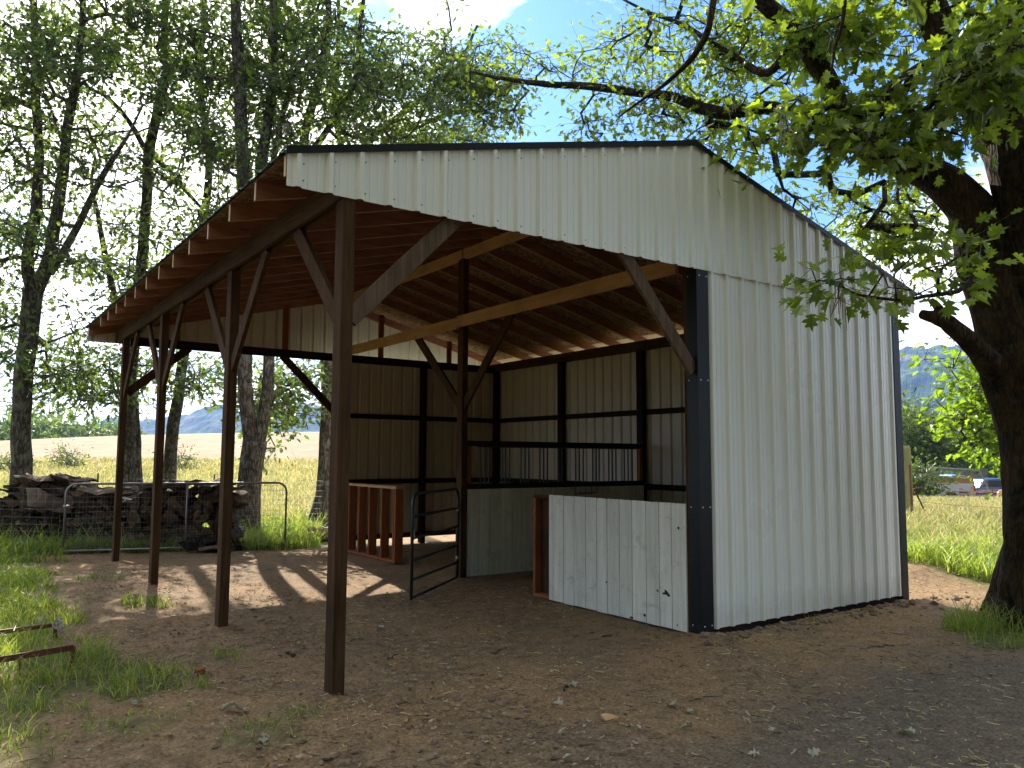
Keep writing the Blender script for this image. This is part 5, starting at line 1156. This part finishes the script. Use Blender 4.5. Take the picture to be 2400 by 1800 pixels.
# ================================================================= SKY, SUN, AIR, CAMERA
SUN_EL=math.radians(32); sx,sy=.205,.979
az=math.atan2(sx,sy)      # clockwise from +Y
w=bpy.data.worlds.new('World'); scn.world=w; w.use_nodes=True; nt=w.node_tree; nt.nodes.clear()
class W_(NT):
    def __init__(s): s.t=nt; s.n=nt.nodes; s.l=nt.links
t=W_()
out=t.N('ShaderNodeOutputWorld'); bg=t.N('ShaderNodeBackground'); t.L(bg.outputs[0],out.inputs[0])
sk=t.N('ShaderNodeTexSky',sky_type='NISHITA'); sk.sun_disc=False; sk.sun_elevation=SUN_EL; sk.sun_rotation=az; sk.air_density=1.3; sk.dust_density=.8; sk.ozone_density=1.5
tc=t.N('ShaderNodeTexCoord'); sep=t.N('ShaderNodeSeparateXYZ'); t.L(tc.outputs['Generated'],sep.inputs[0])
zz=t.math('ADD',t.math('MAXIMUM',sep.outputs[2],0),.22)
cv=t.N('ShaderNodeCombineXYZ'); t.L(t.math('DIVIDE',sep.outputs[0],zz),cv.inputs[0]); t.L(t.math('DIVIDE',sep.outputs[1],zz),cv.inputs[1]); cv.inputs[2].default_value=SKYSEED
n1=t.noise(cv.outputs[0],1.25,9,.56,.25)
sd=t.N('ShaderNodeVectorMath',operation='DOT_PRODUCT'); t.L(tc.outputs['Generated'],sd.inputs[0]); sd.inputs[1].default_value=(sx*math.cos(SUN_EL),sy*math.cos(SUN_EL),math.sin(SUN_EL))
bias=t.ramp(sd.outputs['Value'],[(.55,.10),(.80,.2),(.93,.5),(1,.7)])
f=t.math('ADD',n1,t.math('MULTIPLY',bias,.55))
for (du,dv_,rad_,amt) in ((1470,215,6.5,.36),(1240,275,4.5,.34),(1780,270,6,.34),(2060,150,7.5,.36),(900,5,3.5,.34),(2080,640,7,-.22)):
    q=at(du,dv_,1)-CAM; q=q/np.linalg.norm(q); dp=t.N('ShaderNodeVectorMath',operation='DOT_PRODUCT'); t.L(tc.outputs['Generated'],dp.inputs[0]); dp.inputs[1].default_value=tuple(q)
    f=t.math('SUBTRACT',f,t.math('MULTIPLY',t.ramp(dp.outputs['Value'],[(math.cos(math.radians(rad_*2.0)),0),(math.cos(math.radians(rad_*.5)),1)],'EASE'),amt)); cl=t.ramp(t.math('ADD',f,t.math('MULTIPLY',t.math('SUBTRACT',t.noise(cv.outputs[0],4.5,8,.6,.3),.5),.85)),[(.42,0),(.70,1)])
thick=t.ramp(n1,[(.5,(1.0,1.0,1.01)),(.75,(.86,.87,.90))])
ccol=t.mix(t.ramp(sd.outputs['Value'],[(.80,0),(1,1)]),thick,(1.5,1.47,1.42))
skc=t.mix(1,sk.outputs[0],(SKYK*.40,SKYK*.70,SKYK*1.18),'MULTIPLY')
cc=t.mix(1,ccol,CLOUDK,'MULTIPLY')
fin=t.mix(cl,skc,cc); t.L(fin,bg.inputs['Color']); bg.inputs['Strength'].default_value=.1
sl=bpy.data.lights.new('sun','SUN'); sl.energy=5.0; sl.angle=math.radians(.53); sl.color=(1,.93,.82)
so=bpy.data.objects.new('sun',sl); col.objects.link(so); dv=Vector((sx*math.cos(SUN_EL),sy*math.cos(SUN_EL),math.sin(SUN_EL))); so.rotation_euler=dv.to_track_quat('Z','Y').to_euler()
if HAZE:
    mb=MB(); mb.box(-5200,5200,-5200,5200,-90,640); hm=bpy.data.materials.new('air haze'); hm.use_nodes=True; hn=hm.node_tree; hn.nodes.clear()
    ho=hn.nodes.new('ShaderNodeOutputMaterial'); hv=hn.nodes.new('ShaderNodeVolumePrincipled'); hv.inputs['Color'].default_value=(.24,.42,.85,1); hv.inputs['Density'].default_value=HAZE; hv.inputs['Anisotropy'].default_value=.25
    hn.links.new(hv.outputs[0],ho.inputs['Volume']); tag(mb.build('haze',hm),'pale blue air haze over the whole valley','haze',kind='stuff')
cam=bpy.data.cameras.new('camera'); cam.sensor_width=36; cam.lens=36*F/2400; cam.clip_end=20000; cam.clip_start=.05
co=bpy.data.objects.new('camera',cam); col.objects.link(co)
co.matrix_world=Matrix(((RT[0],UP[0],-FW[0],CAM[0]),(RT[1],UP[1],-FW[1],CAM[1]),(RT[2],UP[2],-FW[2],CAM[2]),(0,0,0,1)))
scn.camera=co
scn.view_settings.view_transform='Standard'; scn.view_settings.look='None'; scn.view_settings.exposure=EXPO; scn.view_settings.gamma=1
c=scn.cycles; scn.render.engine='CYCLES'; c.max_bounces=8; c.diffuse_bounces=4; c.glossy_bounces=3; c.transmission_bounces=4; c.transparent_max_bounces=8; c.volume_bounces=0; c.use_denoising=True; c.adaptive_threshold=.02
c.caustics_reflective=False; c.caustics_refractive=False; c.sample_clamp_indirect=8
try: c.denoiser='OPENIMAGEDENOISE'; c.denoising_input_passes='RGB_ALBEDO_NORMAL'; c.denoising_prefilter='ACCURATE'
except Exception: pass
